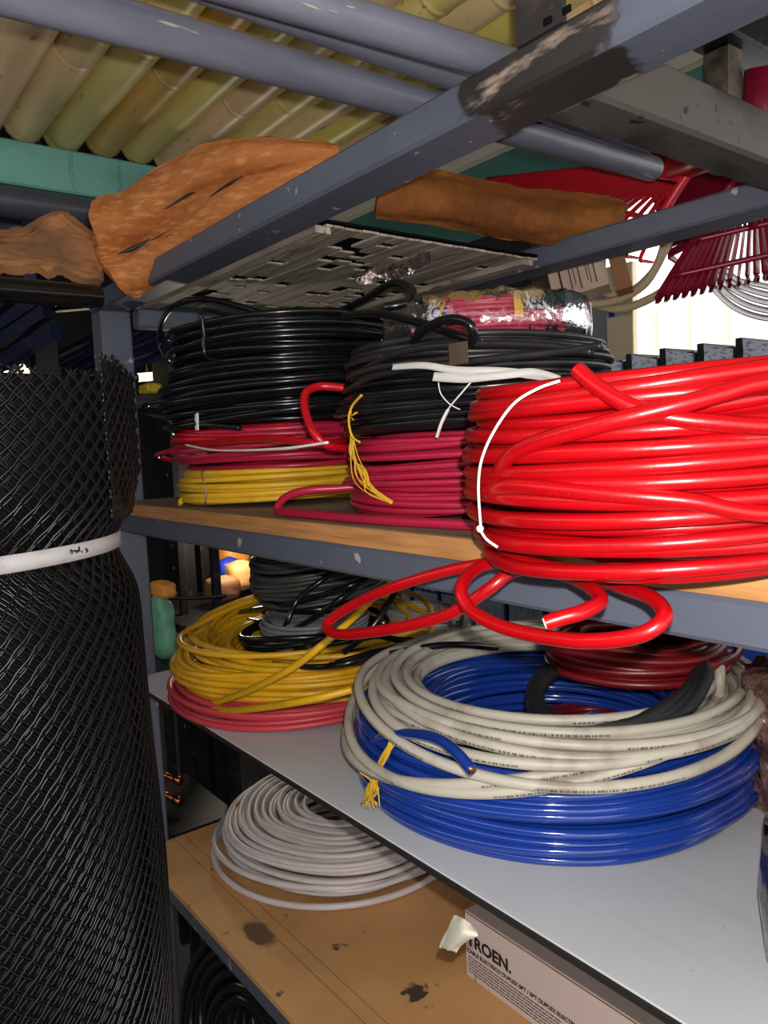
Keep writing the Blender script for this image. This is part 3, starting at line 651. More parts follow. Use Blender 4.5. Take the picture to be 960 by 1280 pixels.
def ribbon(mb, pts, w_, th=.0012, n=8):
    P = spline(pts, n); up_ = V3(0, .25, 1); G = []
    T = np.gradient(P, axis=0)
    for p, tt, ww in zip(P, T, np.interp(np.linspace(0, 1, len(P)), np.linspace(0, 1, len(w_)), w_)):
        b_ = unit(np.cross(np.cross(tt, up_), tt)); nn = unit(np.cross(tt, b_))
        G.append([p+b_*ww+nn*th, p+b_*ww-nn*th, p-b_*ww-nn*th, p-b_*ww+nn*th])
    mb.grid(np.array(G), closed_v=True); return mb
mb = MB(); ribbon(mb, [at(492, 459, y=.44), at(530, 457, y=.432), at(570, 463, y=.428), at(620, 464, y=.424), at(660, 468, y=.42), at(692, 474, y=.41)], (.0025, .0028, .003, .0028, .003, .002))
ribbon(mb, [at(543, 471, y=.43), at(580, 473, y=.426), at(620, 470, y=.422), at(665, 466, y=.418), at(698, 473, y=.405)], (.0036, .0036, .003, .003, .002))
mb.tube(spline([at(592, 474, y=.426), at(578, 490, y=.424), at(558, 515, y=.425), at(546, 545, y=.43)], 8), .0007, 5)
mb.tube(spline([at(548, 478, y=.43), at(551, 492, y=.428), at(562, 505, y=.43), at(575, 512, y=.435)], 8), .0005, 5)
ribbon(mb, [at(560, 512, y=.424), at(552, 528, y=.425), at(546, 546, y=.428)], (.0005, .0012, .0012))
part(mb, 'plastic_tie', PAL['string_w'], t, 'twisted white plastic tie')

# pink coil in printed film
PKx, PKy = -.60, .655; PK = V3(PKx, PKy, S1+.171)
q0 = at(500, 390, y=.62); q1 = at(712, 390, y=.66); PK[0] = (q0[0]+q1[0])/2; Rpk = .113
PK[1] = .655; PK[0] = at(606, 390, y=.655)[0]
t = coil_thing('pink cable coil wrapped in clear printed film', PK, PAL['pinkpack'], Ro=Rpk, Ri=.05, h=.052, r=.0032, seed=8, wob=.2, bulge=.004)
th = np.linspace(0, 2*math.pi, 90, endpoint=False); prof = [(.044, .003), (.044, .053), (.08, .0555), (Rpk-.004, .0565), (Rpk+.005, .051), (Rpk+.0075, .027), (Rpk+.005, .003), (.08, -.0005)]
G = []; rg = np.random.default_rng(3)
for a in th:
    wv = 1+.012*math.sin(9*a)+.01*math.sin(23*a+1); G.append([PK+V3(p*wv*math.cos(a), p*wv*math.sin(a), z_+.0012*math.sin(17*a)) for p, z_ in prof])
G = np.array(G); G += rg.normal(size=G.shape)*.0011
part(MB().grid(G, True, True), 'film', PAL['film'], t, 'crinkled clear film')
def arc_label(a0, a1, R_, z0, z1, mt, nm, par, C=PK, n=14):
    th = np.linspace(a0, a1, n); mb = MB()
    mb.grid(np.array([[C+V3(R_*math.cos(a), R_*math.sin(a), z_) for z_ in (z0, z1)] for a in th])); mb.grid(np.array([[C+V3((R_-.0006)*math.cos(a), (R_-.0006)*math.sin(a), z_) for z_ in (z1, z0)] for a in th]))
    return part(mb, nm, mt, par, smooth=False)
PAL['labelwhite'] = Mat('white_printed_label', srgb(216, 212, 214), .4).m; PAL['labelyellow'] = Mat('yellow_label_band', srgb(224, 176, 60), .4).m
def angof(px, py, C=PK, R_=Rpk):
    d = at(px, py, y=1.0); d = d[:2]; a = d@d; b_ = -2*(d@C[:2]); c_ = C[:2]@C[:2]-R_*R_; disc = max(b_*b_-4*a*c_, 0); s_ = (-b_-math.sqrt(disc))/(2*a); p = d*s_-C[:2]; return math.atan2(p[1], p[0])
def arc_text(body, a0, size, z, par, mt, C=PK, R_=Rpk):
    a = a0
    for ch in body:
        org = C+V3(R_*math.cos(a), R_*math.sin(a), z); text(ch, size, org, (-math.sin(a), math.cos(a), 0), (0, 0, 1), mt, par, 'letter', size*.02); a += size*.72/R_
a0, a1 = angof(516, 372), angof(550, 372)
if a1 < a0: a0, a1 = a1, a0
arc_label(a0-.03, a1, Rpk+.0012, .020, .050, PAL['labelwhite'], 'label', t); arc_label(a1, a1+.05, Rpk+.0016, .020, .050, PAL['labelyellow'], 'label_band', t); arc_label(a0+.10, a0+.16, Rpk+.0018, .020, .050, PAL['labelyellow'], 'label_band', t)
arc_text('SCA', (a0+a1)/2-.03, .016, .030, t, PAL['ink_blue'], PK, Rpk+.0024)
a0, a1 = angof(642, 368), angof(690, 368)
if a1 < a0: a0, a1 = a1, a0
arc_label(a0, a1, Rpk+.0012, .034, .052, PAL['labelwhite'], 'label', t); arc_label(a0, a0+.08, Rpk+.0018, .026, .052, PAL['labelyellow'], 'label_band', t)
arc_text('OSCA', a0+.14, .013, .038, t, PAL['ink_blue'], PK, Rpk+.0024)

# ------------------------------------------------------------------ big red coil
RC = V3(-.270, .430, S1+.001)
RMX = .1255
def Rs(zz): return RMX-.010*((zz/.108*2-1)**2)
t = coil_thing('large bright red thick cable coil overhanging the wooden shelf', RC, PAL['red'], Ro=RMX, Ri=.07, h=.108, r=.0043, seed=33, wob=.55, bulge=.010, seg=150, n=12, lob=.004, tilt=(.04, 0))
def surf(mb, C, pts, R_, r, n=10):
    """a strand lying on the coil's outside: pts are (angle, height)"""
    off = np.broadcast_to(np.asarray(R_, float), (len(pts),)); Q = spline([V3(a, z_, o_) for (a, z_), o_ in zip(pts, off)], 16); mb.tube(np.stack([C[0]+(Rs(Q[:, 1])+Q[:, 2])*np.cos(Q[:, 0]), C[1]+(Rs(Q[:, 1])+Q[:, 2])*np.sin(Q[:, 0]), C[2]+Q[:, 1]], 1), r, n)
A = lambda px, py: angof(px, py, RC, .130)
mb = MB(); surf(mb, RC, [(A(600, 575), .050), (A(622, 560), .062), (A(660, 545), .070), (A(740, 530), .0775), (A(830, 510), .084), (A(905, 495), .0895), (A(960, 475), .0935), (A(960, 475)+.3, .096), (A(960, 475)+.8, .092)], [-.006, -.001, .0015, .0045, .005, .003, .001, -.002, -.006], .0044, 12)
part(mb, 'crossing_turn', PAL['red'], t)
mb = MB(); surf(mb, RC, [(A(708, 486), .106), (A(735, 498), .0975), (A(765, 512), .090), (A(800, 524), .084), (A(850, 535), .079), (A(910, 540), .076), (A(960, 542), .074), (A(960, 542)+.4, .07)], .0016, .0043, 12)
part(mb, 'crossing_turn', PAL['red'], t)
mb = MB(); surf(mb, RC, [(A(600, 600), .044), (A(640, 612), .048), (A(740, 600), .045), (A(860, 585), .041), (A(960, 590), .034), (A(960, 590)+.6, .03)], .0008, .0043, 12)
part(mb, 'crossing_turn', PAL['red'], t)
cr = .0041
def redpath(pts, n=12): return spline([at(a, b_, y=y_) for a, b_, y_ in pts], n)
part(MB().tube(redpath([(700, 712, .40), (650, 704, .385), (585, 708, .365), (500, 731, .343), (440, 757, .335), (409, 780, .328), (425, 793, .322), (490, 786, .322), (560, 768, .328), (610, 737, .338), (640, 715, .352), (680, 708, .38)]), cr, 12), 'hanging_loop', PAL['red'], t)
part(MB().tube(redpath([(720, 722, .40), (660, 702, .372), (604, 707, .345), (577, 732, .318), (588, 762, .312), (635, 786, .308), (720, 801, .306), (795, 795, .312), (830, 772, .322), (815, 748, .336), (775, 733, .350), (740, 722, .37)]), cr, 12), 'hanging_loop', PAL['red'], t)
P = redpath([(690, 716, .36), (715, 722, .345), (742, 737, .33), (750, 752, .32), (728, 765, .306), (700, 773, .297), (682, 779, .292)])
part(MB().tube(P, cr*.98, 12), 'cut_end', PAL['red'], t)
PAL['corepale'] = Mat('pale_conductor_end', srgb(236, 196, 170), .5).m
d = unit(P[-1]-P[-2]); part(MB().tube(np.array([P[-1]-d*.001, P[-1]+d*.0008]), cr*.72, 12), 'conductor', PAL['corepale'], t, 'pale cut conductor face')
mb = MB(); rc_ = lambda px, py, e=.0: on(RC, .1375+e, px, py)
mb.tube(spline([on(RC, .124, 700, 476), on(RC, .128, 672, 486), on(RC, .131, 642, 505), on(RC, .134, 617, 540), on(RC, .135, 602, 575), on(RC, .135, 598, 610), on(RC, .133, 601, 660)], 10), .0008, 6)
mb.sphere(on(RC, .132, 600, 661), (.0022, .0022, .0022)); mb.tube(spline([on(RC, .132, 600, 662), on(RC, .130, 608, 674), on(RC, .126, 622, 684)], 6), .0009, 5)
part(mb, 'string_tie', PAL['string_w'], t, 'thin white string')

# ------------------------------------------------------------------ white shelf
BC = V3(-.540, .624, S2)
t = coil_thing('large blue cable coil on the white shelf', BC, PAL['blue'], Ro=.209, Ri=.128, h=.086, r=.0045, seed=10, wob=.8, bulge=.010, seg=150, n=10, lob=.008)
P = spline([at(478, 925, y=.50), at(466, 932, y=.440), at(478, 921, y=.425), at(510, 917, y=.415), at(545, 923, y=.408), at(570, 940, y=.402), at(590, 963, y=.398)], 12)
part(MB().tube(P, .0048, 10), 'cut_end', PAL['blue'], t)
d = unit(P[-1]-P[-2]); part(MB().tube(np.array([P[-1]-d*.001, P[-1]+d*.0006]), .0036, 10), 'conductor', PAL['copper'], t, 'copper strands at the cut end')
mb = MB(); rs = random.Random(4)
Bk = (BC[0], BC[1])
for k in range(8):
    j = lambda s=4: rs.uniform(-s, s)
    mb.tube(spline([on(Bk, .206, 492+j(6), 924+j(2)), on(Bk, .212, 482+j(5), 942), on(Bk, .2135, 474+j(4), 960), on(Bk, .214, 468+j(2), 982)], 6), .0009, 5)
for k in range(18):
    j = lambda s=4: rs.uniform(-s, s)
    mb.tube(spline([on(Bk, .214, 468+j(2), 975+j(3)), on(Bk, .217, 465+j(8), 990+j(3)), on(Bk, .219, 464+j(13), 1006+j(6))], 5), .0007, 4)
mb.tube(spline([on(Bk, .214, 467, 978), on(Bk, .219, 457, 970), on(Bk, .222, 450, 966)], 5), .0008, 5)
part(mb, 'string_tie', PAL['string_y'], t, 'frayed yellow string knot')
# cream coil lying on it
CZ0 = S2+.090
t = thing('cable_coil', 'dirty cream cable coil lying loosely on top of the blue coil', 'cable coil', (BC[0]+.006, BC[1]+.004, CZ0))
part(coil(MB(), (BC[0]+.004, BC[1]+.002, CZ0), Ro=.192, Ri=.138, h=.016, r=.0051, seed=12, wob=.7, seg=140, n=10, lob=.012), 'winding', PAL['cream'], t)
def ringstrand(mb, C, f, r, a0=0, a1=2*math.pi, n=150, closed=True):
    th = np.linspace(a0, a1, n, endpoint=not closed); P = np.array([C+V3(*f(a)) for a in th]); mb.tube(P, r, 10, closed=closed); return mb
C0 = V3(BC[0], BC[1], CZ0)
def slack(R_, dx, dy, z0, sag=0., sa=0., zt=0., za=0.):
    def f(a):
        s_ = max(0, math.cos(a-sa))**1.5; rr = R_+.010*s_*(sag > 0)
        return (dx+rr*math.cos(a), dy+rr*math.sin(a), z0-sag*s_+zt*math.cos(a-za))
    return f
for f_ in (slack(.2085, 0, 0, .008, .050, -2.05), slack(.2075, .002, 0, .018, .050, -1.65), slack(.188, .018, -.010, .022, .012, -.9, .004, 1.2),
           slack(.184, .024, -.004, .026, .016, -.5, .004, .4), slack(.178, .012, .010, .024, 0, 0, .004, 2.4), slack(.192, .012, .006, .024, .010, -.2, .004, 0), slack(.160, .004, .010, .0225, 0, 0, .002, 1.), slack(.203, .006, -.002, .018, .028, -.75)):
    part(ringstrand(MB(), C0, f_, .0051), 'slack_turn', PAL['cream'], t)
P = spline([at(882, 812, z=CZ0+.03), at(897, 826, z=CZ0+.042), at(900, 850, z=CZ0+.03), at(899, 885, z=CZ0+.0)], 10)
part(MB().tube(P, .0051, 10), 'crossing_turn', PAL['cream'], t)
# black sleeved loops and red coils inside and on the back of the ring
t = thing('cable_coil', 'black sleeved cable loops standing inside the blue coil', 'cable coil', at(770, 905, y=.62))
mb = MB()
for k in range(3):
    o = k*6
    P = spline([at(672-o*.6, 870+o, y=.56), at(690-o, 842, y=.60), at(740, 826-o, y=.68), at(810, 822-o, y=.72), at(862+o, 828, y=.69), at(868+o, 852, y=.65), at(838+o, 880+o, y=.60), at(790, 905+o*.5, y=.56), at(725, 908+o*.3, y=.53), at(685, 896+o*.5, y=.53)], 10, True)
    P[:, 2] = np.clip(P[:, 2], S2+.03, None); mb.tube(P, .0068, 10, closed=True)
part(mb, 'winding', PAL['hose'], t)
coil_thing('small dark red cable coil lying inside the blue coil', at(735, 925, z=S2), PAL['darkred'], Ro=.062, Ri=.03, h=.03, r=.0045, seed=14, wob=.5)
q = at(800, 832, z=CZ0+.026)
t = coil_thing('dark red cable coil slumped across the back of the cream coil', q, PAL['darkred'], Ro=.088, Ri=.05, h=.034, r=.0045, seed=15, wob=1.0, lob=.03, sx=1.15, sy=.8, rotz=.9, tilt=(.04, .06))
P = spline([at(760, 812, y=.66), at(830, 815, y=.67), at(880, 802, y=.69), at(940, 795, y=.72)], 8); mb = MB().tube(P, .0045, 8); P = spline([at(720, 800, y=.7), at(790, 790, y=.74), at(860, 797, y=.74), at(930, 798, y=.74)], 8); mb.tube(P, .0045, 8); part(mb, 'loose_turn', PAL['darkred'], t)

# left group on the white shelf
PC = V3(-.994, .594, S2)
t = coil_thing('faded pinkish red cable coil lying flat under the yellow coil', PC, PAL['pink'], Ro=.203, Ri=.13, h=.026, r=.0043, seed=16, wob=.8, lob=.012)
YC = V3(-1.000, .612, S2+.027)
t = coil_thing('loose yellow cable coil on the faded red coil', YC, PAL['yellow'], Ro=.200, Ri=.115, h=.046, r=.0043, seed=17, wob=1.6, bulge=.008, lob=.022, seg=130, n=10, tilt=(.03, .02))
mb = MB()
P = spline([at(440, 862, y=.47), at(390, 874, y=.435), at(330, 884, y=.418), at(285, 888, y=.416), at(262, 882, y=.42), at(300, 868, y=.425), at(360, 838, y=.44), at(410, 800, y=.47), at(450, 764, y=.52), at(478, 735, y=.58), at(490, 722, y=.63)], 12); mb.tube(P, .0045, 10)
part(mb, 'loose_end', PAL['yellow'], t)
mb = MB(); rs = random.Random(9)
for k in range(4):
    a = rs.uniform(0, 6); ringstrand(mb, YC, lambda th, a=a, k=k: ((.175+.02*math.sin(2*th+a))*math.cos(th), (.175+.02*math.sin(2*th+a))*math.sin(th), .047+.004*k+.03*max(0, math.cos(th-2.3))), .0043)
part(mb, 'slack_turns', PAL['yellow'], t)
part(MB().tube(spline([at(275, 816, y=.49), at(255, 820, y=.465), at(232, 832, y=.45), at(222, 848, y=.45), at(226, 862, y=.44)], 8), .0016, 6), 'tie_string', PAL['string_w'], t)
# grey reel-like coil in the middle with dark coil on it
GC = at(395, 820, y=.60); GC[2] = S2
coil_thing('grey cable coil wound on a small reel inside the yellow coil', GC, PAL['grey'], Ro=.078, Ri=.04, h=.110, r=.0034, seed=18, wob=.05, lob=.002, bulge=-.006, seg=64)
DC = at(400, 750, y=.66); DC[2] = S2+.125
t = coil_thing('dark grey cable coil heaped behind the black leads', DC, PAL['darkgrey'], Ro=.115, Ri=.05, h=.075, r=.0036, seed=19, wob=1.2, bulge=.010, lob=.04, tilt=(.08, 0))
part(MB().lathe([(.03, S2+.105), (.085, S2+.107), (.095, S2+.113), (.085, S2+.124), (.03, S2+.1249)], (DC[0], DC[1], 0), 24), 'reel_flange', PAL['glossblack'], t, 'black reel flange')
t = thing('power_lead', 'tangle of black leads draped over the yellow coil', 'cable', at(420, 815, y=.55))
mb = MB()
for pts in ([(300, 800, .60), (320, 815, .58), (370, 828, .55), (430, 830, .53), (500, 815, .56), (570, 806, .62), (660, 815, .74)],
            [(255, 790, .60), (262, 805, .55), (300, 820, .52), (360, 832, .50), (420, 832, .51), (490, 812, .58), (560, 806, .66), (640, 815, .78)],
            [(440, 700, .66), (410, 720, .60), (372, 750, .56), (355, 785, .54), (330, 805, .55), (300, 800, .58), (290, 785, .62)],
            [(470, 712, .66), (430, 745, .58), (380, 780, .55), (340, 800, .54), (310, 810, .55)],
            [(250, 775, .62), (300, 765, .58), (360, 755, .56), (430, 735, .58), (475, 715, .64)],
            [(500, 728, .62), (485, 755, .58), (460, 790, .55), (430, 815, .53)],
            [(282, 745, .75), (230, 748, .7), (190, 745, .66)],
            [(620, 806, .76), (540, 802, .66), (470, 815, .58), (400, 832, .53), (340, 828, .54), (290, 812, .60)], [(270, 800, .62), (300, 775, .60), (350, 790, .54), (330, 815, .53), (285, 808, .55), (280, 780, .60), (330, 765, .62)], [(560, 800, .70), (500, 800, .62), (450, 790, .57), (400, 800, .53), (350, 825, .525)]):
    mb.tube(spline([at(a, b_, y=y_) for a, b_, y_ in pts], 10), .0042, 8)
for k in range(4): ringstrand(mb, V3(YC[0]+.02+.006*k, YC[1]-.004*k, S2+.072+.008*k), lambda a, k=k: ((.112-.006*k)*math.cos(a), (.100+.005*k)*math.sin(a), .006*math.sin(2*a+k)), .0042)
part(mb, 'lead', PAL['black'], t)
LC = at(532, 800, y=.80); LC[2] = S2
t = coil_thing('light grey thin cable coil behind the red hanging loops', LC, PAL['lightgrey'], Ro=.078, Ri=.03, h=.088, r=.0026, seed=20, wob=.8, bulge=.012, lob=.03, sx=1.1, sy=.9, seg=70)
P = at(575, 775, y=.74); part(coil(MB(), P, Ro=.018, Ri=.008, h=.012, r=.0022, seed=3, tilt=(1.2, .2), seg=30, n=6), 'small_loop', PAL['lightgrey'], t)

# wrapped coils at the right edge of the white shelf
q = at(926, 850, y=.74); FC = V3(q[0]+.105, .76, S2)
t = coil_thing('coil in crumpled copper-toned wrap at the right edge', FC, PAL['crimson'], Ro=.09, Ri=.05, h=.12, r=.005, seed=22, seg=48)
G = []; rg = np.random.default_rng(5)
for a in np.linspace(0, 2*math.pi, 60, endpoint=False): G.append([FC+V3(p*math.cos(a), p*math.sin(a), z_)*1 for p, z_ in ((.093, .002), (.103, .03), (.098, .06), (.105, .09), (.10, .125), (.07, .135), (.03, .135))])
G = np.array(G)+rg.normal(size=(60, 7, 3))*.003; part(MB().grid(G, True), 'wrap', PAL['foilpink'], t, 'crumpled copper-toned wrap')
q = at(944, 985, y=.52); UC = V3(q[0]+.098, .545, S2)
t = coil_thing('purple cable coil in clear film beside the blue coil', UC, PAL['purple'], Ro=.09, Ri=.05, h=.09, r=.005, seed=23, seg=60)
G = []
for a in np.linspace(0, 2*math.pi, 60, endpoint=False): G.append([UC+V3(p*math.cos(a), p*math.sin(a), z_) for p, z_ in ((.045, .003), (.093, .002), (.096, .045), (.094, .092), (.045, .095))])
G = np.array(G)+rg.normal(size=(60, 5, 3))*.0012; part(MB().grid(G, True, True), 'film', PAL['film'], t, 'clear film')

# paper scrap pinned to the shelf edge
Pp = [[at(568, 1143, y=.397), at(582, 1150, y=.393), at(594, 1160, y=.397)], [at(560, 1160, y=.392), at(577, 1166, y=.385), at(597, 1171, y=.392)], [at(550, 1182, y=.393), at(565, 1183, y=.388), at(582, 1178, y=.393)], [at(552, 1184, y=.395), at(562, 1188, y=.391), at(570, 1190, y=.394)]]
mb = MB(); sheet(mb, Pp, 5, 5, .0006, .0006, 2); single(mb, 'paper_scrap', PAL['paper'], 'torn cream paper scrap stuck to the white shelf edge', 'paper', at(565, 1185, y=.393))

# ------------------------------------------------------------------ lower shelf
WC = V3(-1.075, .690, S3)
t = coil_thing('white flat cable coil lying on the brown lower shelf', V3(-1.035, .672, S3), PAL['white'], Ro=.195, Ri=.075, h=.060, r=.0048, seed=24, wob=.8, lob=.02, seg=130, n=10, flat=.8, bulge=.020)
mb = ringstrand(MB(), V3(-1.045, .672, S3), lambda a: (.205*math.cos(a), .200*math.sin(a), .006+.020*max(0, math.sin(a+2.6))), .0048)
ringstrand(mb, V3(-1.03, .668, S3), lambda a: (.203*math.cos(a), .205*math.sin(a), .0065), .0048)
part(mb, 'slack_turns', PAL['white'], t)
q = at(300, 1003, z=S3+.05); part(MB().tube(np.array([q, q+V3(.006, -.008, 0)]), .0032, 8), 'bare_end', PAL['copper'], t)
# printed carton under the white shelf
bx0, by0 = -.652, .595
t = thing('cable_carton', 'white printed cable carton under the white shelf', 'box', (bx0+.25, by0+.1, S3))
part(MB().bbox(bx0, bx0+.52, by0, by0+.20, S3, -.566, .0012), 'carton', PAL['whitebox'], t, smooth=False)
part(MB().box(bx0+.001, bx0+.519, by0-.0004, by0, -.5680, -.5665), 'lid_seam', PAL['kraft'], t, smooth=False)
ux, uz = (1, 0, 0), (0, 0, 1)
text('TROEN.', .0205, (bx0+.004, by0-.0008, -.606), ux, uz, PAL['ink'], t, 'lettering', .0006)
text('CABLE ELECTRICO DUPLEX SPT / SPT DUPLEX ELECTRICAL CABLE', .0066, (bx0+.004, by0-.0008, -.6165), ux, uz, PAL['ink'], t, 'lettering', .0001)
rs = random.Random(6)
for ln in range(6):
    xx = bx0+.005; mb = MB(); zz = -.6225-.0038*ln
    while xx < bx0+.142:
        wd = rs.uniform(.003, .009); mb.box(xx, xx+wd, by0-.0005, by0-.0002, zz, zz+.0011); xx += wd+.0012
    part(mb, 'small_print', PAL['ink'], t, smooth=False)
part(MB().box(bx0+.0155, bx0+.0162, by0-.0005, by0-.0002, -.650, -.640), 'corner_mark', PAL['ink'], t, smooth=False)
q = at(590, 1185, y=by0-.004); 
# black coils on the bottom shelf
coil_thing('thick black hose coil leaning below the brown shelf', V3(-.93, .50, -.835), PAL['black'], Ro=.150, Ri=.05, h=.09, r=.0085, seed=25, wob=.5, tilt=(1.25, .75), lob=.02)
coil_thing('black cable coil lying flat on the bottom shelf', V3(-.62, .64, S4), PAL['black2'], Ro=.19, Ri=.09, h=.14, r=.008, seed=26, wob=.6, seg=80)

# ------------------------------------------------------------------ black mesh roll
MC = V3(-.885, .118, FZ); ZT = .085
def mR(z): return .186-.021*np.exp(-((z+.093)/.035)**2)+.004*np.sin(z*9)-.012*np.clip((-.45-z)/.6, 0, 1)
t = thing('mesh_roll', 'tall roll of black plastic diamond mesh bound with a white strap', 'mesh roll', (MC[0], MC[1], FZ))
zs = np.arange(FZ+.002, -.9, .05).tolist(); 
def strands(mb, Roff, ncell, cellh, ph, z0, z1, r, zig=.0):
    z = np.arange(z0, z1, cellh/2.0)
    for sgn in (-1, 1):
        for k in range(ncell):
            th = ph+2*math.pi*k/ncell+sgn*z/cellh*(2*math.pi/ncell)+zig*np.sin(np.arange(len(z))*math.pi+.5)
            rr = mR(z)+Roff+sgn*r*.55
            P = np.stack([MC[0]+rr*np.cos(th), MC[1]+rr*np.sin(th), z], 1)
            n1 = np.stack([np.cos(th), np.sin(th), 0*th], 1); T = np.gradient(P, axis=0); T /= np.linalg.norm(T, axis=1)[:, None]; b_ = np.cross(T, n1)
            ring = np.stack([P+n1*r, P+b_*r, P-n1*r, P-b_*r], 1); N = len(z)
            i = np.arange(N-1)[:, None]; j = np.arange(4)[None]; Q = np.stack([i*4+j, i*4+(j+1) % 4, (i+1)*4+(j+1) % 4, (i+1)*4+j], -1).reshape(-1, 4)
            mb.add(ring.reshape(-1, 3), Q)
mb = MB(); strands(mb, 0, 66, .0185, 0, -.95, ZT, .0013, .012); strands(mb, 0, 66, .0185, 0, FZ+.004, -.945, .0013, .012); part(mb, 'outer_layer', PAL['meshblack'], t, stuff=True)
mb = MB(); strands(mb, -.0045, 64, .0187, .03, -.95, ZT-.002, .0013, .012); part(mb, 'second_layer', PAL['meshblack'], t, stuff=True)
mb = MB(); strands(mb, -.0095, 62, .0183, .05, -.95, ZT-.004, .0013, .012); part(mb, 'third_layer', PAL['meshblack'], t, stuff=True)
z = np.concatenate([np.linspace(FZ, -.3, 10), np.linspace(-.28, ZT-.012, 24)])
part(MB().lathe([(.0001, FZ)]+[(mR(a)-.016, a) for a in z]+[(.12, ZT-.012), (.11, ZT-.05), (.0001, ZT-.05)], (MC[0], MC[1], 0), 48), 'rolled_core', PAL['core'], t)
# free edge of the sheet standing off the roll
pA, pB = on(MC, .188, 132, 560), at(160, 560, x=-.875); pC = at(172, 540, x=-.93); L_ = .10
crv = spline([V3(p[0], p[1], 0) for p in (pA, (pA+pB)/2+V3(.004, .002, 0), pB, pC)], 10); cl_ = np.concatenate([[0], np.cumsum(np.linalg.norm(np.diff(crv, axis=0), axis=1))]); L_ = cl_[-1]
mb = MB()
def fl_pt(s, z):
    k = max(0., min(1., (z+.12)/.10)); s = s*(.35+.65*k)
    return V3(np.interp(s, cl_, crv[:, 0]), np.interp(s, cl_, crv[:, 1]), z)
for sg in (-1, 1):
    for k in range(-16, 24):
        pts = []
        for i in range(60):
            z_ = -.066+i*.0185/4; s = k*.0155+sg*i*.0155/4*1.0+(.0006 if i % 2 else -.0006)
            if 0 <= s <= L_ and z_ < .098+.004*math.sin(k*2.3): pts.append(fl_pt(s, z_))
            elif len(pts) > 1: mb.tube(np.array(pts), .0013, 4); pts = []
            else: pts = []
        if len(pts) > 1: mb.tube(np.array(pts), .0013, 4)
part(mb, 'free_edge', PAL['meshblack'], t, stuff=True)
# strap with a hand-written mark
zb = -.093; thn = np.linspace(0, 2*math.pi, 96, endpoint=False)
G = np.array([[V3(MC[0]+(r_)*math.cos(a), MC[1]+(r_)*math.sin(a), zb+dz_+.004*math.sin(a*1+.5)) for r_, dz_ in ((mR(zb)+.0060, -.0078), (mR(zb)+.0064, 0), (mR(zb)+.0060, .0078), (mR(zb)+.0045, .0078), (mR(zb)+.0045, -.0078))] for a in thn])
st_ = part(MB().grid(G, True, True), 'strap', PAL['strap'], t, 'white packing strap')
def band_pt(px, py): 
    a = angof(px, py, MC, .163); return V3(MC[0]+(mR(zb)+.0066)*math.cos(a), MC[1]+(mR(zb)+.0066)*math.sin(a), at(px, py, x=MC[0]+.163*math.cos(a))[2])
mb = MB()
for pts in ([(82, 687), (86, 689), (84, 692), (82, 690)], [(88, 687), (90, 691), (92, 687)], [(92, 690), (93, 683), (94, 690)], [(96, 688), (97, 691)], [(100, 686), (104, 688), (101, 690)], [(102, 685), (102, 691)], [(82, 689), (93, 688)]):
    mb.tube(spline([band_pt(a, b_) for a, b_ in pts], 4), .0006, 4)
part(mb, 'written_mark', PAL['ink'], t)

# ------------------------------------------------------------------ rakes and hoses beyond the rack
def rake(hub, A_, B_, n, label, mt, sag, plate=.34):
    t = thing('leaf_rake', label, 'rake', hub, 'red rake heads beyond the rack')
    hub, A_, B_ = map(lambda a: np.asarray(a, float), (hub, A_, B_)); nrm = unit(np.cross(A_-hub, B_-hub))
    if nrm[2] > 0: nrm = -nrm
    def pt(u, s): e = A_*(1-u)+B_*u; return hub+(e-hub)*s+nrm*(-sag*math.sin(s*math.pi)*.35)
    for k in range(n):
        u = k/(n-1); P = [pt(u, s) for s in np.linspace(.26, 1, 9)]+[pt(u, 1.0)+nrm*.012, pt(u, .995)+nrm*.028]
        w_ = .0020 if mt is PAL['rake'] else .0052
        mb = MB(); ribbon(mb, P, [w_*1.2]*8+[w_*.9, w_*.6], .0022, 2); part(mb, 'tine', mt, t, smooth=False)
    for s, nm in ((.34, 'cross_rib'), (.6, 'cross_rib'), (.84, 'cross_rib')):
        part(MB().tube(np.array([pt(u, s)+nrm*.004 for u in np.linspace(0, 1, 16)]), .0045, 6), nm, mt, t)
    G = np.array([[pt(u, s) for s in np.linspace(.03, plate, 6)] for u in np.linspace(0, 1, 14)]); mb = MB(); mb.grid(G); mb.grid((G-nrm*.004)[:, ::-1]); mb.grid(np.stack([G[:, -1], G[:, -1]-nrm*.004])); mb.grid(np.stack([G[0], G[0]-nrm*.004])); mb.grid(np.stack([G[-1]-nrm*.004, G[-1]]))
    part(mb, 'fan_plate', mt, t, smooth=False)
    for u in (0, .5, 1): part(MB().tube(np.array([pt(u, s)+nrm*.006 for s in np.linspace(.04, .62, 8)]), .007, 6), 'spine', mt, t)
    ax = unit(hub-(A_+B_)/2); part(MB().tube(np.array([hub-ax*.03, hub+ax*.03, hub+ax*.09]), [.022, .019, .017], 16), 'socket', mt, t)
    return t
rake(at(868, 200, y=1.00), at(510, 238, y=1.06), at(800, 325, y=1.0), 24, 'bright red rake head lying behind the conduit ends, tines to the left', PAL['rake'], .03, .22)
rake(at(945, 180, y=1.06), at(822, 374, y=1.04), at(1070, 322, y=1.16), 22, 'maroon rake head hanging below the back beam, tines down', PAL['rakedark'], .04)
rake(at(1010, 95, y=1.18), at(905, 205, y=1.14), at(1120, 190, y=1.3), 14, 'red rake head at the upper right beside the steel hanger', PAL['rake'], .03)
rake(at(1010, 235, y=1.20), at(800, 188, y=1.22), at(836, 318, y=1.16), 14, 'broad dark red rake head behind the back beam between the other rakes', PAL['rakedark'], .02, .86)
t = thing('steel_hanger', 'rusty steel hanger post below the black beam at upper right', 'post', at(900, 60, y=1.0))
q0, q1 = at(878, 80, y=1.0), at(912, 80, y=1.0)
